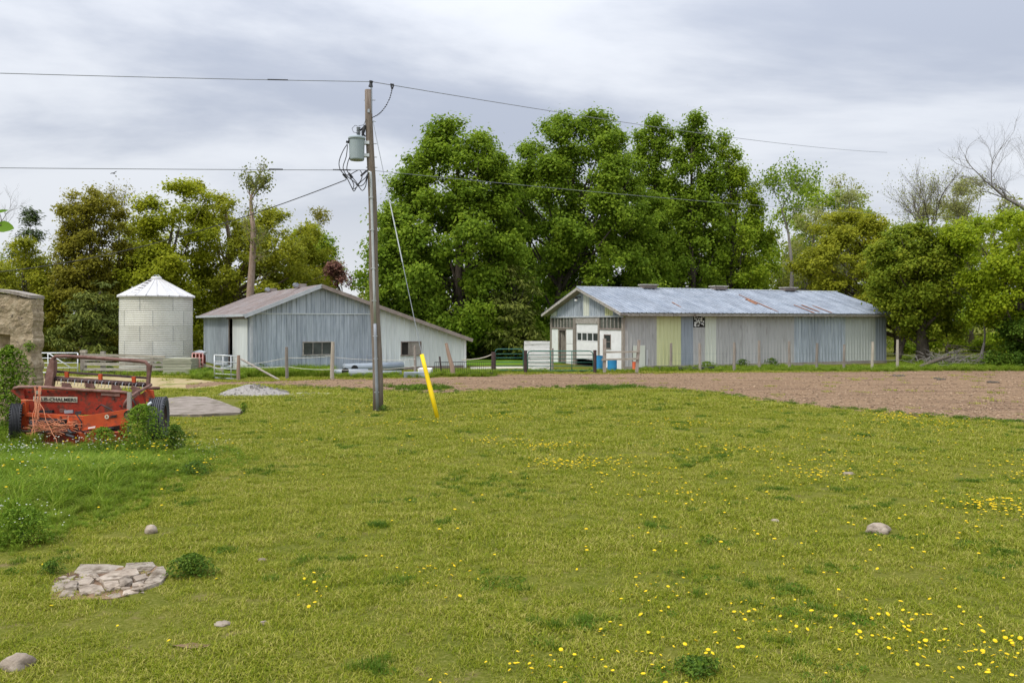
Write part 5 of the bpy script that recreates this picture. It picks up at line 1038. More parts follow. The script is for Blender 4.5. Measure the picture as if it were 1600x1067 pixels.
# trees that show their branches
bare_tree('snag_tree', 'tall slim tan-barked tree with a thin leafy top rising above the yellow maple', gx(388, 55), (.0, 0, 1), 1.05, .34, 5, 'bark_light', 'snag_leaves', 3, .17, .62, .2, (2, 4), .8, seed=9, lead=[P(389, 520, 55), P(391, 460, 55), P(395, 400, 55), P(396, 360, 55), P(393, 330, 55)], cl=.22, sprouts=16)
bare_tree('bare_tree', 'leafless grey tree at the top right corner', gx(1660, 60), (-.75, 0, .6), 3.2, .45, 6, 'bark_grey', None, 0, .1, .55, .06, (3, 4), .78, seed=5, lead=[P(1655, 460, 60), P(1648, 400, 60), P(1640, 350, 60)])
bare_tree('ash_tree', 'tall fan-shaped ash with small sparse leaves above the olive-brown tree', gx(1440, 72), (0, 0, 1), 3.0, .42, 5, 'bark', 'pale_leaves', 1, .13, .42, .22, (4, 5), .78, seed=31, lead=[P(1440, 480, 72), P(1440, 415, 72)], cl=.15)
bare_tree('ash_tree', 'small thin ash right of the fan-shaped one', gx(1515, 78), (0, 0, 1), 2.1, .34, 6, 'bark', 'pale_leaves', 1, .13, .5, .18, (3, 4), .8, seed=33, lead=[P(1515, 480, 78), P(1512, 400, 78)], cl=.2)
bare_tree('crooked_tree', 'crooked sparse green tree standing right of the poplars', gx(1235, 66), (-.1, 0, 1), 2.0, .24, 5, 'bark_grey', 'maple_leaves', 7, .19, .65, .08, (2, 4), .8, seed=44, lead=[P(1236, 470, 66), P(1238, 420, 66), P(1232, 365, 66)], cl=.3)
bare_tree('bare_tree', 'thin leafless tree at the far left edge', gx(-12, 70), (.0, 0, 1), 1.5, .18, 5, 'bark_grey', None, 0, .1, .5, .15, (2, 4), .8, seed=8, lead=[P(-14, 440, 70), P(-8, 370, 70)])
bare_tree('twiggy_tree', 'thin twiggy bare top poking out right of the dark olive tree', gx(186, 60), (0, 0, 1), 1.2, .16, 5, 'bark_grey', 'olive_leaves', 1, .13, .4, .25, (3, 4), .8, seed=15, lead=[P(186, 440, 60), P(186, 370, 60)])
bare_tree('sparse_tree', 'thin half-leafed top above the round tree right of the snag', gx(497, 72), (0, 0, 1), .9, .12, 4, 'bark_grey', 'olive_leaves', 4, .17, .6, .2, (2, 4), .8, seed=18, lead=[P(497, 420, 72), P(495, 372, 72)])
bare_tree('slanting_tree', 'dark slanting young trunk leaning right beside the end of the long barn', gx(1402, 50.5), (.5, 0, .9), 2.2, .16, 3, 'bark', 'golden_olive_leaves', 5, .15, .5, .2, (2, 3), .8, seed=19, lead=[P(1408, 545, 50.5), P(1420, 515, 50.5), P(1432, 490, 50.5)])
bare_tree('scrub_tree', 'small gnarled grey trunk under the lime tree', gx(1530, 47), (.1, 0, 1), 1.6, .15, 4, 'bark_grey', 'lime_leaves', 3, .14, .7, .1, (2, 3), .75, seed=27, lead=[P(1534, 555, 47), P(1538, 535, 47)])
random.seed(99)
# far hedgerow and woodland mass
n = 4400; px = rng.uniform(-260, 1900, n); d_ = rng.uniform(78, 104, n); top = np.interp(px, [-260, 0, 200, 300, 560, 700, 1000, 1200, 1330, 1500, 1900], [385, 390, 410, 430, 450, 500, 470, 400, 345, 330, 330])
top = top+18*np.sin(px*.05)+10*np.sin(px*.13); yb = 538.0; yy = top+(yb-top)*rng.random(n)**.8
lawn = (px > 715) & (px < 900); yy = np.where(lawn, np.minimum(yy, 532), yy)
X = (px-CX)/F*d_; Z = np.maximum(H-(yy-HY)/F*d_, .3); C = np.stack([X, d_, Z], 1); idx = np.repeat(np.arange(n), 28); T = len(idx)
g = rng.normal(size=(T, 3)); g /= np.linalg.norm(g, axis=1, keepdims=True); g *= (rng.random(T)**.4)[:, None]*1.15; g[:, 2] *= .7
V = leaf_verts(C[idx]+g, g*.5+rng.normal(size=(T, 3))*.6+np.array([0, -.1, .5]), .34*rng.uniform(.6, 1.3, T))
me = quads_mesh('woodland_edge', V, np.clip(rng.random(n)[idx]*.5+rng.random(T)*.5, 0, 1), M['hedge_leaves']); o = bpy.data.objects.new('woodland_edge', me); COL.objects.link(o); tag(o, 'mixed green scrub and woodland edge behind the farm buildings', 'woodland', kind='stuff')
# brush pile and logs at right
bp_ = MB(); cb = G(1490, 573)
for i in range(170):
    a = cb+Vector((random.gauss(0, .9), random.gauss(.6, .5), random.uniform(0, .7))); b_ = a+Vector((random.gauss(.3, .7), random.gauss(0, .4), random.gauss(.12, .25))); b_.z = max(.02, b_.z); bp_.tube([a, a.lerp(b_, .5)+Vector((0, 0, random.gauss(0, .08))), b_], [.022, .014, .006], 4)
tag(bp_.build('brush_pile', M['bark_grey'], origin=cb), 'heap of grey dead branches right of the thick trunk', 'brush pile', kind='stuff')
for a, b_, r, lab in ((G(1436, 576), P(1485, 558, 45.5), .11, 'mossy log propped up against the brush pile'), (G(1460, 575), G(1500, 573), .09, 'grey log lying flat in front of the brush pile')):
    x = MB(); x.tube([a+Vector((0, 0, .08)), a.lerp(b_, .5)+Vector((0, 0, .1)), b_+Vector((0, 0, .06))], [r, r*.9, r*.6], 8); tag(x.build('log', M['bark'] if r > .1 else M['bark_grey']), lab, 'log')
for px, py, s in ((1552, 598, .3), (1403, 588, .3), (1462, 593, .35)):
    x = MB(); c = G(px, py); 
    for i in range(5): jitter_blob(x, c+Vector((random.gauss(0, s*.5), random.gauss(0, .2), .02)), (s*.35, .12, .06), i+px, 1)
    tag(x.build('dirt_clod', M['bark']), {1552: 'dark clod of soil on the dirt field near the right edge', 1403: 'small dark soil heap on the dirt below the last fence post', 1462: 'flat dark smear of soil in front of the brush pile'}[px], 'soil clod')

# ------------------------------------------------------------------ grass and small plants as instances
def blade_mesh(name, m, nb, rad, h0, h1, w, lean=.5, seed=0, leafy=0):
    r2 = np.random.default_rng(seed); V, Fc, T = [], [], []
    for i in range(nb):
        a = r2.random()*6.283; r = rad*r2.random()**.6; p = np.array([math.cos(a)*r, math.sin(a)*r, 0]); h = r2.uniform(h0, h1); b2_ = r2.random()*6.283
        dr2 = np.array([math.cos(b2_), math.sin(b2_), 0]); ln = r2.uniform(.1, lean)*h; wv = np.array([-dr2[1], dr2[0], 0])*w*r2.uniform(.6, 1.3)
        i0 = len(V); tt = r2.random()
        V += [p-wv/2, p+wv/2, p+dr2*ln*.4+wv*.4+np.array([0, 0, h*.6]), p+dr2*ln*.4-wv*.4+np.array([0, 0, h*.6]), p+dr2*ln*1.2+np.array([0, 0, h*r2.uniform(.75, 1)])]
        Fc += [(i0, i0+1, i0+2, i0+3), (i0+3, i0+2, i0+4)]; T += [tt]*5
    me = bpy.data.meshes.new(name); me.from_pydata([tuple(v) for v in V], [], Fc); at = me.attributes.new('tint', 'FLOAT', 'POINT'); at.data.foreach_set('value', T); me.materials.append(m); return me
def broad_mesh(name, m, nb, rad, h0, h1, size, seed=0):
    r2 = np.random.default_rng(seed); V, Fc, T = [], [], []
    for i in range(nb):
        a = r2.random()*6.283; r = rad*r2.random()**.5; c = np.array([math.cos(a)*r, math.sin(a)*r, h0+(h1-h0)*r2.random()*(1-.5*(r/rad)**2)]); s = size*r2.uniform(.6, 1.3)
        nn_ = r2.normal(size=3)*.6+np.array([math.cos(a)*.4, math.sin(a)*.4, .8]); nn_ /= np.linalg.norm(nn_); x_ = np.cross(nn_, r2.normal(size=3)); x_ /= np.linalg.norm(x_); y_ = np.cross(nn_, x_)
        i0 = len(V); V += [c-x_*s, c+y_*s*.4, c+x_*s, c-y_*s*.4]; Fc.append((i0, i0+1, i0+2, i0+3)); T += [r2.random()]*4
    me = bpy.data.meshes.new(name); me.from_pydata([tuple(v) for v in V], [], Fc); at = me.attributes.new('tint', 'FLOAT', 'POINT'); at.data.foreach_set('value', T); me.materials.append(m); return me
def scatter(name, label, cat_, protos, pts, sc, kind='stuff'):
    n = len(pts); me = bpy.data.meshes.new(name); me.vertices.add(n); me.vertices.foreach_set('co', np.asarray(pts, dtype=np.float32).ravel())
    a = me.attributes.new('sc', 'FLOAT', 'POINT'); a.data.foreach_set('value', np.asarray(sc, dtype=np.float32))
    a = me.attributes.new('rz', 'FLOAT', 'POINT'); a.data.foreach_set('value', (rng.random(n)*6.283).astype(np.float32))
    a = me.attributes.new('pick', 'INT', 'POINT'); a.data.foreach_set('value', rng.integers(0, len(protos), n).astype(np.int32))
    o = bpy.data.objects.new(name, me); COL.objects.link(o); tag(o, label, cat_, kind=kind)
    ng = bpy.data.node_groups.new('scatter_'+name, 'GeometryNodeTree'); ng.interface.new_socket('Geometry', in_out='INPUT', socket_type='NodeSocketGeometry'); ng.interface.new_socket('Geometry', in_out='OUTPUT', socket_type='NodeSocketGeometry')
    gi = ng.nodes.new('NodeGroupInput'); go = ng.nodes.new('NodeGroupOutput'); mp_ = ng.nodes.new('GeometryNodeMeshToPoints'); iop = ng.nodes.new('GeometryNodeInstanceOnPoints'); jn = ng.nodes.new('GeometryNodeJoinGeometry')
    for pm in reversed(protos):
        po = bpy.data.objects.new(pm.name+'_source', pm); oi = ng.nodes.new('GeometryNodeObjectInfo'); oi.inputs['As Instance'].default_value = True; oi.inputs['Object'].default_value = po
        ng.links.new(oi.outputs['Geometry'], jn.inputs[0])
    def na(nm, ty): q = ng.nodes.new('GeometryNodeInputNamedAttribute'); q.data_type = ty; q.inputs['Name'].default_value = nm; return q.outputs['Attribute']
    cxyz = ng.nodes.new('ShaderNodeCombineXYZ'); ng.links.new(na('rz', 'FLOAT'), cxyz.inputs[2])
    ng.links.new(gi.outputs[0], mp_.inputs[0]); ng.links.new(mp_.outputs[0], iop.inputs['Points']); ng.links.new(jn.outputs[0], iop.inputs['Instance'])
    iop.inputs['Pick Instance'].default_value = True; ng.links.new(na('pick', 'INT'), iop.inputs['Instance Index']); ng.links.new(cxyz.outputs[0], iop.inputs['Rotation']); ng.links.new(na('sc', 'FLOAT'), iop.inputs['Scale'])
    ng.links.new(iop.outputs[0], go.inputs[0]); md = o.modifiers.new('scatter', 'NODES'); md.node_group = ng; return o
def zone(d0, d1, dens, margin=1.06):
    area = .64*margin*(d1*d1-d0*d0)*1.0; n = int(area*dens*1.0); d = np.sqrt(rng.uniform(d0*d0, d1*d1, n)); px = rng.uniform(-40, 1640, n); return (px-CX)/F*d, d, px, HY+F*H/d
def in_strip(px, py, near, far, pad=0): return (px > near[0][0]) & (px < near[-1][0]) & (py < edge(near, px)+pad) & (py > edge(far, px)-pad)
def nz2(x, y, s, o=0.0): return np.array([noise.noise(Vector((a*s+o, b_*s, o))) for a, b_ in zip(x, y)])
def slabmask(px, py): return (px > 262) & (px < 378) & (py > 623) & (py < 653)
RUB = lambda px, py: (px > 76) & (px < 264) & (py > 880) & (py < 936)
gp_ = [blade_mesh('grass_clump', M['grass'], 60, .14, .012, .05, .0080, 1.7, s) for s in range(5)]
P_, S_ = [], []
for d0, d1, dens, sc in ((5.3, 9, 170, .72), (9, 15, 105, .9), (15, 24, 52, 1.2), (24, 42, 24, 1.7)):
    x, y, px, py = zone(d0, d1, dens); nn2 = nz2(x, y, .8)+.5*nz2(x, y, 2.7, 4)
    hole = nz2(x, y, 4.5, 9)+.6*nz2(x, y, 11, 2); keep = (nn2+rng.random(len(x))*1.0 > -.05) & ((hole > -.30) | (rng.random(len(x)) < .15)) & ~slabmask(px, py) & (~RUB(px, py) | (rng.random(len(x)) < .10))
    dirt = in_strip(px, py, DIRT_NEAR, DIRT_FAR, -1) | in_strip(px, py, YARD_NEAR, YARD_FAR)
    keep &= ~dirt | (rng.random(len(x)) < .012)
    nearedge = np.abs(py-edge(DIRT_NEAR, px)) < 2.0
    keep &= ~nearedge | (rng.random(len(x)) < .55)
    P_.append(np.stack([x, y, np.zeros_like(x)], 1)[keep]); S_.append(sc*(1+.35*nn2[keep])*rng.uniform(.7, 1.25, keep.sum()))
scatter('pasture_grass', 'short grazed yellow-green pasture grass covering the foreground', 'grass', gp_, np.concatenate(P_), np.concatenate(S_))
cl_ = []
for s_ in range(3):
    q_ = MB(); jitter_blob(q_, (0, 0, .008), (.035, .028, .018), s_+3, 1, .35); me_ = bpy.data.meshes.new('clod'); me_.from_pydata([tuple(v) for v in q_.v], [], q_.f); me_.materials.append(M['clod']); cl_.append(me_)
n_ = 16000; px = rng.uniform(300, 1700, n_); py = 580+82*rng.random(n_)**1.0; k_ = in_strip(px, py, DIRT_NEAR, DIRT_FAR, .6); px, py = px[k_], py[k_]; d = F*H/(py-HY)
scatter('soil_clods', 'small clods and woodchips strewn over the brown dirt field', 'soil clods', cl_, np.stack([(px-CX)/F*d, d, np.full(len(d), .008)], 1), rng.uniform(.4, 1.4, len(d)))
# darker longer tufts
dk_ = [blade_mesh('tuft', M['grass_dark'], 60, .12, .04, .12, .008, 1.0, s+20) for s in range(3)]+[broad_mesh('clover_tuft', M['grass_dark'], 60, .13, .01, .07, .022, s+30) for s in range(2)]
P_, S_ = [], []
for i in range(430):
    d = math.sqrt(random.uniform(30, 900)); px = random.uniform(-20, 1620); py = HY+F*H/d
    if in_strip(np.array([px]), np.array([py]), DIRT_NEAR, DIRT_FAR, 2)[0] or RUB(px, py) or slabmask(px, py): continue
    if px < 1000 and random.random() < .35: continue
    c = gx(px, d); sp_ = random.uniform(.05, .35)
    for j in range(random.randint(2, 12)): P_.append((c.x+random.gauss(0, sp_), c.y+random.gauss(0, sp_*.7), 0)); S_.append(random.uniform(.35, .85))
for i in range(260):                                         # fringe on the dirt field's near edge and the barns' feet
    px = random.uniform(430, 1600); py = edge(DIRT_NEAR, px)+random.gauss(0, 1.5); c = G(px, py); P_.append(tuple(c)); S_.append(random.uniform(.6, 1.2))
for i in range(160): c = G(random.gauss(655 if i % 2 else 940, 22 if i % 2 else 30), random.gauss(607, 1.6)); P_.append(tuple(c)); S_.append(random.uniform(1, 2.0))
scatter('dark_grass_tufts', 'scattered darker green grass and clover tufts in the pasture', 'grass tufts', dk_, P_, S_)
# tall grass: bed at the left, strips along fences and barns
tg = [blade_mesh('tall_grass_clump', M['grass_tall'], 60, .16, .10, .30, .010, 1.0, s+50) for s in range(4)]+[blade_mesh('arching_grass_clump', M['grass_tall'], 60, .08, .22, .42, .013, 1.4, s+80) for s in range(2)]
P_, S_ = [], []
n = 9000; px = rng.uniform(-30, 430, n); py = rng.uniform(676, 870, n)
bound = np.interp(px, [-30, 60, 110, 190, 240, 300, 360, 400, 430], [868, 852, 838, 815, 780, 755, 735, 722, 700])+8*np.sin(px*.09)
d = F*H/(py-HY); wgt = (d**1.5)/(16**1.5); keep = (py < bound) & (rng.random(n) < wgt*1.0) & (py > np.interp(px, [0, 200, 260, 420], [676, 690, 690, 700]))
ed = np.clip((bound-py)/60, .25, 1)
P_.append(np.stack([(px-CX)/F*d, d, np.zeros(n)], 1)[keep]); S_.append((rng.uniform(.5, 1.15, n)*ed*np.interp(py, [690, 712, 745], [.28, .4, 1.0]))[keep])
for (x0, x1, ya, yb, cnt, s) in ((380, 520, 578, 590, 900, 1.2), (520, 680, 586, 591, 280, .7), (300, 380, 582, 593, 350, .9), (680, 775, 583, 589, 350, .8), (775, 1000, 579, 583, 500, .45), (1000, 1400, 573, 581, 1300, .6), (1385, 1640, 572, 580, 900, .8), (120, 300, 583, 588, 300, .6), (-20, 60, 640, 700, 400, .9), (1400, 1640, 560, 573, 500, 1)):
    px = rng.uniform(x0, x1, cnt); py = rng.uniform(ya, yb, cnt); d = F*H/(py-HY); P_.append(np.stack([(px-CX)/F*d, d, np.zeros(cnt)], 1)); S_.append(rng.uniform(.6, 1.3, cnt)*s)
pa = P_[0]; scatter('tall_grass', 'long uncut green grass in the left bed and along the fences', 'grass', tg, np.concatenate(P_), np.concatenate(S_))
# lawn between the barns
x = MB(); x.quad(G(700, 572)+Vector((0, 0, .012)), G(900, 568)+Vector((0, 0, .012)), Vector((14, 110, .012)), Vector((-14, 110, .012)))
M['lawn'] = mat('mown_lawn', [(.075, .15, .012), (.11, .20, .018), (.14, .22, .03)], .8, rough=1, bump=.4, bscale=20, var=0, spec=.05); tag(x.build('lawn', M['lawn'], origin=(0, 80, 0)), kind='structure')
# white-flowered weeds
wf_ = [broad_mesh('weed_clump', M['weed'], 90, .22, .05, .42, .035, s+60) for s in range(3)]
P_, S_ = [], []
for (cx_p, cy_p, sx, sy, cnt, s) in ((165, 711, 40, 4, 130, .5), (25, 716, 30, 8, 70, .75), (320, 716, 40, 8, 40, .5), (60, 745, 50, 12, 40, .6), (20, 625, 10, 6, 10, 1)):
    for i in range(cnt): c = G(random.gauss(cx_p, sx), max(690, random.gauss(cy_p, sy))); P_.append(tuple(c)); S_.append(random.uniform(.4, 1.0)*s)
scatter('leafy_weeds', 'leafy green weeds in front of the hay mower', 'weeds', wf_, P_, S_)
def petal_mesh(name, m, r, h, dome=.3, stem=True):
    mbp = MB(); mbp.lathe(Vector((0, 0, h)), [(.001, r*dome), (r*.6, r*dome*.9), (r, 0), (r*.7, -r*.25), (.001, -r*.3)], 9); nf = len(mbp.f)
    mbp.tube([Vector((r*.8, 0, 0)), Vector((r*.2, 0, h*.6)), Vector((0, 0, h-r*.2))], r*.1, 4, cap=False)
    me = bpy.data.meshes.new(name); me.from_pydata([tuple(v) for v in mbp.v], [], mbp.f); me.materials.append(m); me.materials.append(M['stem'])
    for i, p in enumerate(me.polygons): p.material_index = 0 if i < nf else 1
    return me
wfl = [petal_mesh('white_flower', M['flower_white'], .018, .40), petal_mesh('white_flower', M['flower_white'], .014, .34)]
P_, S_ = [], []
for (cx_p, cy_p, sx, sy, cnt, s) in ((120, 712, 60, 6, 110, .9), (20, 722, 25, 10, 45, .9), (330, 712, 40, 8, 50, .7), (70, 745, 50, 14, 60, .8)):
    for i in range(cnt): c = G(random.gauss(cx_p, sx), max(694, random.gauss(cy_p, sy))); P_.append(tuple(c)); S_.append(random.uniform(.6, 1.1)*s)
scatter('white_wildflowers', 'tiny white wildflowers among the weeds by the hay mower', 'wildflowers', wfl, P_, S_)

# dandelions
dm = [petal_mesh('dandelion', M['flower'], .018, .06), petal_mesh('dandelion', M['flower'], .021, .085), petal_mesh('dandelion', M['flower'], .015, .04)]
pts = []
clus = []
CL = [(860, 700, 30, 3, 70), (905, 727, 40, 4, 110), (770, 690, 30, 3, 30), (790, 655, 30, 2, 40), (1405, 653, 25, 3, 130), (1480, 664, 60, 3, 50), (1290, 745, 40, 6, 70), (1330, 720, 80, 8, 60), (1060, 665, 40, 3, 40), (1130, 705, 40, 5, 45), (1560, 795, 40, 8, 90), (1585, 735, 30, 8, 40), (1080, 778, 40, 8, 30), (1010, 745, 60, 10, 30), (1400, 985, 70, 22, 75), (1540, 1030, 50, 18, 60), (1180, 960, 60, 18, 26), (1030, 930, 30, 10, 20), (670, 895, 30, 10, 22), (490, 925, 15, 12, 12), (1110, 1030, 40, 15, 20), (800, 1050, 60, 10, 14), (900, 1045, 60, 14, 12), (660, 662, 40, 3, 40), (510, 668, 60, 4, 20), (560, 640, 15, 3, 25), (320, 745, 30, 12, 10), (200, 710, 60, 8, 40), (220, 735, 30, 8, 20), (50, 760, 40, 15, 25), (290, 660, 20, 5, 25), (1000, 1000, 60, 30, 18), (1250, 850, 120, 30, 35), (1370, 680, 100, 6, 50)]
for (a, b_, sx, sy, c) in CL:
    for i in range(c): pts.append((random.gauss(a, sx*1.15), random.gauss(b_, sy*1.15), 1))
for i in range(420):
    d = math.sqrt(random.uniform(31, 700)); px = random.uniform(0, 1600)
    if px < 600 and random.random() < .6: continue
    pts.append((px, HY+F*H/d, 1))
P3 = [(G(a, b_), a, b_) for a, b_, _ in pts if b_ > 618 and not RUB(a, b_) and not slabmask(a, b_) and b_ < 1075 and not (in_strip(np.array([a]), np.array([b_]), DIRT_NEAR, DIRT_FAR, 0)[0])]
P3.sort(key=lambda q: q[0].y)
for i, (c, a, b_) in enumerate(P3[:300]):
    lab_ = ('yellow dandelion flower in the long grass bed at the left' if a < 430 and b_ < 850 else 'yellow dandelion flower near the stone rubble' if a < 430 else
            'yellow dandelion flower in the crowded patch at the bottom right corner' if a > 1250 and b_ > 930 else 'yellow dandelion flower along the bottom edge left of the crowded patch' if b_ > 930 else
            'yellow dandelion flower near the pale rounded rock at right' if a > 1200 else 'yellow dandelion flower in the open pasture left of the pale rounded rock')
    o = bpy.data.objects.new('dandelion', dm[i % 3]); COL.objects.link(o); s = random.uniform(.55, 1.05); o.location = c; o.scale = (s, s, s*random.uniform(.6, 1.1)); o.rotation_euler = (random.gauss(0, .3), random.gauss(0, .3), random.uniform(0, 6.28))
    if b_ < 850 and a < 420: o.scale = (s*1.2, s*1.2, 2.2)
    tag(o, lab_, 'dandelion', 'dandelions in the near pasture')
rest = P3[300:]; scatter('distant_dandelions', 'many small yellow dandelions scattered farther out in the pasture', 'dandelions', dm, [tuple(q[0]+Vector((0, 0, .22 if (q[1] < 380 and q[2] > 690) else 0))) for q in rest], [random.uniform(.75, 1.2) for q in rest])

# individual weeds and bushes
def plant(name, label, cat_, base, w, h, m, n, leaf, group=None, yr=.8, stems=8):
    root = thing(name, label, cat_, base, group); T = n; a = rng.random(T)*6.283; r = rng.random(T)**.45; zz_ = rng.random(T)**.8
    prof = np.sqrt(np.clip(1-(zz_*1.02)**2.2, 0, 1))*.85+.15
    lob = 1+.25*np.sin(a*3+base.x*5)+.15*np.sin(a*7+zz_*9)
    pos = np.stack([np.cos(a)*r*prof*w/2*lob, np.sin(a)*r*prof*w/2*yr*lob, zz_*h+.02], 1)
    nr_ = np.stack([np.cos(a)*.5, np.sin(a)*.5, np.full(T, .7)], 1)+rng.normal(size=(T, 3))*.45
    V = leaf_verts(pos, nr_, leaf*rng.uniform(.5, 1.4, T), .5)
    me = quads_mesh('foliage', V, rng.random(T), M[m]); co = bpy.data.objects.new('foliage', me); COL.objects.link(co); co.parent = root
    s = MB()
    for i in range(stems): an = random.uniform(0, 6.28); rr2 = random.uniform(.1, .7)*w/2; s.tube([base, base+Vector((math.cos(an)*rr2*.4, math.sin(an)*rr2*.4, h*.4)), base+Vector((math.cos(an)*rr2, math.sin(an)*rr2*yr, h*.8))], [.008, .006, .003], 4)
    s.build('stem', M['stem'], root); return root
plant('leafy_weed', 'tall leafy weed growing in front of the big mower tyre', 'weed', G(222, 708), .95, .95, 'weed', 2600, .055)
plant('leafy_weed', 'dark leafy weed clump right of the big mower tyre', 'weed', G(272, 703), .55, .5, 'weed_dark', 1200, .05)
plant('leafy_weed', 'bushy green weed under the orange drive arm', 'weed', G(160, 708), .65, .5, 'weed', 1300, .045)
plant('leafy_weed', 'low dark green weed in the middle of the tall grass bed', 'weed', G(305, 742), .7, .22, 'weed_dark', 900, .04)
plant('leafy_weed', 'dense dark weed tuft right of the stone rubble', 'weed', G(299, 899), .48, .20, 'weed_dark', 1900, .030)
plant('leafy_weed', 'small dark weed tuft above the left end of the rubble', 'weed', G(80, 897), .26, .12, 'weed_dark', 600, .024)
plant('leafy_weed', 'white-flowered leafy weed clump at the left edge', 'weed', G(35, 850), .75, .42, 'weed', 3000, .035)
plant('leafy_weed', 'low weed clump on the dirt edge behind the yellow guard', 'weed', G(656, 609), .9, .2, 'weed', 500, .06)
plant('leafy_weed', 'weed tuft at the right foot of the utility pole', 'weed', G(600, 643), .35, .17, 'weed_dark', 300, .04)
plant('leafy_weed', 'small weed at the right corner of the concrete slab', 'weed', G(381, 646), .22, .3, 'weed', 250, .05)
plant('leafy_weed', 'broad thistle at the bottom edge below centre right', 'weed', G(1090, 1052), .34, .10, 'weed_dark', 900, .030)
plant('wall_shrub', 'leafy green shrub growing against the ruined stucco wall', 'shrub', P(15, 0, 17.9)*1.0 if False else Vector(((14-CX)/F*17.9, 17.9, 0)), 1.1, 2.05, 'weed', 4200, .075, stems=16)
plant('wall_vine', 'small sprig growing on the right side of the stucco wall', 'shrub', P(45, 551, 18.5), .28, .25, 'weed', 120, .06)
for (a, b_, w, h, lab) in ((470, 580, 1.6, .75, 'weeds along the grey barn below the three-pane window'), (410, 584, 1.3, .55, 'weeds at the left front corner of the grey barn'), (1105, 577, 1.4, .4, 'weeds against the long barn behind the black pipe'), (1160, 574, .8, .45, 'weed clump against the long barn by the third post'), (1206, 573.5, .9, .5, 'weed clump against the long barn by the fourth post'), (170, 583, .7, .35, 'weeds under the plank fence'), (247, 583, .5, .55, 'weeds left of the board crate'), (325, 588, 1.2, .4, 'weeds under the leaning plank')):
    plant('weed_patch', lab, 'weeds', G(a, b_), w, h, 'weed' if a % 2 else 'weed_dark', 500, .09, stems=6)
fw = MB()
wfp = thing('white_flower_plant', 'cluster of small white flowers topping the left edge weed', 'wildflowers', G(35, 848))
for i in range(46): c = G(35, 848)+Vector((random.gauss(0, .26), random.gauss(0, .15), random.uniform(.22, .48))); fw.lathe(c, [(.001, .004), (.010, .0), (.001, -.004)], 6)
fo_ = fw.build('flower_head', M['flower_white'], wfp); fo_['kind'] = 'stuff'

# rubble patch: broken concrete and stones, each its own piece
rb_ = thing('stone_rubble', 'patch of broken concrete and flat stones sunk in the lawn', 'rubble', G(170, 910))
def slab(poly, th, nm='stone', m='stone', tilt=0.0):
    th *= .62; tilt *= .6
    pts_ = [G(a, b_)+Vector((0, 0, -.02)) for a, b_ in poly]; c = sum(pts_, Vector())/len(pts_); n_ = len(pts_)
    x = MB(); topp = [c+(p-c)*.93+Vector((0, 0, th+tilt*(p.x-c.x)+random.uniform(-.012, .012))) for p in pts_]
    x.v += pts_+topp+[c+Vector((0, 0, th+.015))]
    for i in range(n_): j = (i+1) % n_; x.f += [(i, j, n_+j, n_+i), (n_+i, n_+j, 2*n_)]
    return x.build(nm, M[m], rb_)
M['rub_conc'] = mat('tan_concrete', [(.19, .15, .11), (.30, .25, .195), (.40, .35, .28)], 9, rough=.95, bump=.9, bscale=30, var=.1, stain_or_shade=(.12, .09, .06), sscale=8, slo=.5, shi=.65)
slab([(76, 932), (82, 912), (100, 900), (120, 899), (112, 908), (100, 920), (92, 930)], .045, 'concrete_chunk', 'rub_conc')
slab([(112, 896), (124, 883), (170, 882), (196, 884), (190, 892), (160, 897), (130, 899)], .05, 'concrete_chunk', 'rub_conc')
slab([(196, 883), (240, 880), (245, 885), (236, 893), (210, 895), (192, 892)], .06, 'concrete_chunk', 'rub_conc')
slab([(246, 887), (256, 886), (264, 899), (252, 914), (222, 924), (224, 914), (236, 897)], .07, 'concrete_chunk', 'rub_conc')
slab([(98, 918), (112, 911), (122, 915), (120, 925), (102, 925)], .09, tilt=.2); slab([(112, 910), (140, 904), (148, 909), (140, 917), (122, 918)], .08)
slab([(150, 908), (175, 899), (215, 895), (220, 902), (196, 911), (160, 913)], .11); slab([(98, 926), (118, 924), (116, 933), (90, 935)], .07)
slab([(120, 919), (145, 914), (160, 918), (165, 927), (140, 929), (124, 929)], .06); slab([(160, 915), (185, 912), (188, 920), (172, 925), (163, 923)], .09)
slab([(186, 912), (200, 904), (208, 913), (195, 922), (186, 922)], .11, tilt=-.25); slab([(206, 905), (228, 901), (230, 907), (212, 912)], .08); slab([(206, 914), (226, 908), (224, 918), (206, 920)], .07)
slab([(192, 926), (210, 919), (222, 920), (216, 927), (190, 931)], .06); slab([(160, 930), (188, 925), (190, 933), (176, 936)], .04); slab([(128, 899), (150, 896), (156, 903), (136, 906), (122, 904)], .07); slab([(190, 895), (204, 889), (208, 897), (196, 900)], .09)
for i in range(40):
    a, b_ = random.uniform(95, 235), random.uniform(897, 932); x = MB(); s = random.uniform(.012, .035); jitter_blob(x, G(a, b_)+Vector((0, 0, .02)), (s*1.5, s, s*.8), i, 1, .3); x.build('stone', M['stone'], rb_)
x = MB(); q = [(80, 936), (84, 905), (120, 890), (245, 884), (258, 900), (225, 922), (180, 936), (110, 938)]; x.v = [G(a, b_)+Vector((0, 0, .006)) for a, b_ in q]; x.f = [tuple(range(8))]; x.build('soil_bed', M['dirt'], rb_)
def rock(px, py, wpx, hpx, seed, lab, m='stone'):
    c = G(px, py); s = c.y/F; x = MB(); jitter_blob(x, c+Vector((0, 0, hpx*s*.12)), (wpx*s/2, wpx*s*.42, hpx*s*.78), seed, 3, .16); tag(x.build('rock', M[m], origin=c, smooth=True), lab, 'rock')
rock(27, 1041, 50, 22, 3, 'pale pinkish rock at the bottom left corner'); rock(236, 832, 19, 15, 5, 'small white rock left of centre above the rubble'); rock(1371, 831, 36, 15, 8, 'pale rounded rock in the right of the pasture')
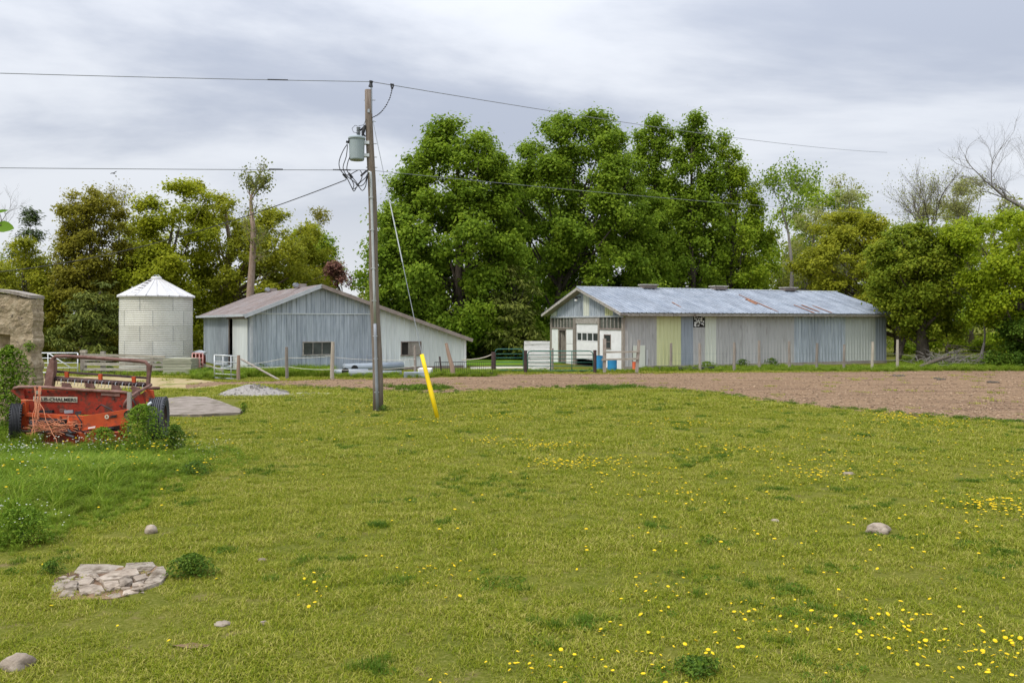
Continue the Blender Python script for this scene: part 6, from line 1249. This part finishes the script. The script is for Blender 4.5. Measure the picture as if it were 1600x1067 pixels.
rock(410, 876, 14, 5, 9, 'flat pinkish stone right of the dark weed tuft'); rock(1211, 814, 14, 4, 10, 'thin flat stone left of the pale rounded rock'); rock(1326, 741, 18, 4, 11, 'far flat white stone in the dandelions'); rock(348, 975, 26, 5, 12, 'flat pale chip of stone below the dark weed tuft'); rock(412, 974, 14, 4, 14, 'small white stone chip right of the flat chip'); rock(30, 778, 22, 16, 15, 'grey rock half hidden in the left grass bed', 'concrete')
bs_ = thing('bare_soil_patch', 'small bare brown soil scar with pebbles near the bottom left', 'soil patch', G(300, 1010))
x = MB(); c = G(300, 1010)
x.v = [c+Vector((math.cos(a*.45)*.13*(1+.3*math.sin(a*2.1)), math.sin(a*.45)*.05*(1+.3*math.cos(a*1.7)), .012)) for a in range(14)]; x.f = [tuple(range(14))]; x.build('soil', M['dirt'], bs_)

# ------------------------------------------------------------------ near twig at the left edge and bird
tw_ = thing('near_sapling', 'out-of-focus bright green leaf on a twig at the left edge', 'sapling', Vector((-2.35, 3.0, 0)))
x = MB(); x.tube([Vector((-2.35, 3.0, 0)), Vector((-2.3, 3.0, 1.5)), Vector((-2.2, 3.0, 2.6)), P(-18, 352, 3.0), P(2, 352, 3.0)], [.02, .016, .01, .005, .002], 6); x.build('trunk', M['bark'], tw_)
def bigleaf(px, py, ln, wd_, ang, roll=.5):
    x = MB(); c = P(px, py, 3.0); s = 3.0/F; ca, sa = math.cos(ang), math.sin(ang)
    pr = [(0, 0), (.12, .55), (.35, .95), (.6, .85), (.85, .45), (1, 0)]; i0 = 0
    for t_, w in pr:
        for sg in (1, 0, -1):
            u_, v_ = t_*ln*s, sg*w*wd_*s/2; x.v.append(c+Vector((u_*ca-v_*sa, -abs(sg)*w*.004+v_*roll, u_*sa+v_*ca)))
    for i in range(5):
        for j in (0, 1): q = i*3+j; x.f.append((q, q+3, q+4, q+1))
    o = x.build('leaf', M['near_leaf'], tw_, smooth=True)
M['near_leaf'] = leafmat('near_leaf', [(.16, .30, .02), (.20, .34, .03)], .5)
bigleaf(-8, 352, 31, 20, R(-10)); bigleaf(-10, 332, 24, 6, R(8)); bigleaf(-14, 345, 14, 10, R(20))
bd = thing('gliding_bird', 'tiny dark bird gliding under the lower wire at upper left', 'bird', P(177.5, 271, 60))
x = MB(); c = P(177.5, 271, 60); x.tube([c+Vector((-.06, -.2, -.02)), c+Vector((0, 0, 0)), c+Vector((.02, .2, 0))], [.02, .05, .015], 6); x.build('body', M['cable'], bd)
for sg in (-1, 1):
    x = MB(); x.plate([c+Vector((0, .06, .01)), c+Vector((sg*.24, .02, .05*1+.09*sg)), c+Vector((sg*.22, -.08, .05+.08*sg)), c+Vector((0, -.08, 0))], (0, 0, .012)); x.build('wing', M['cable'], bd)
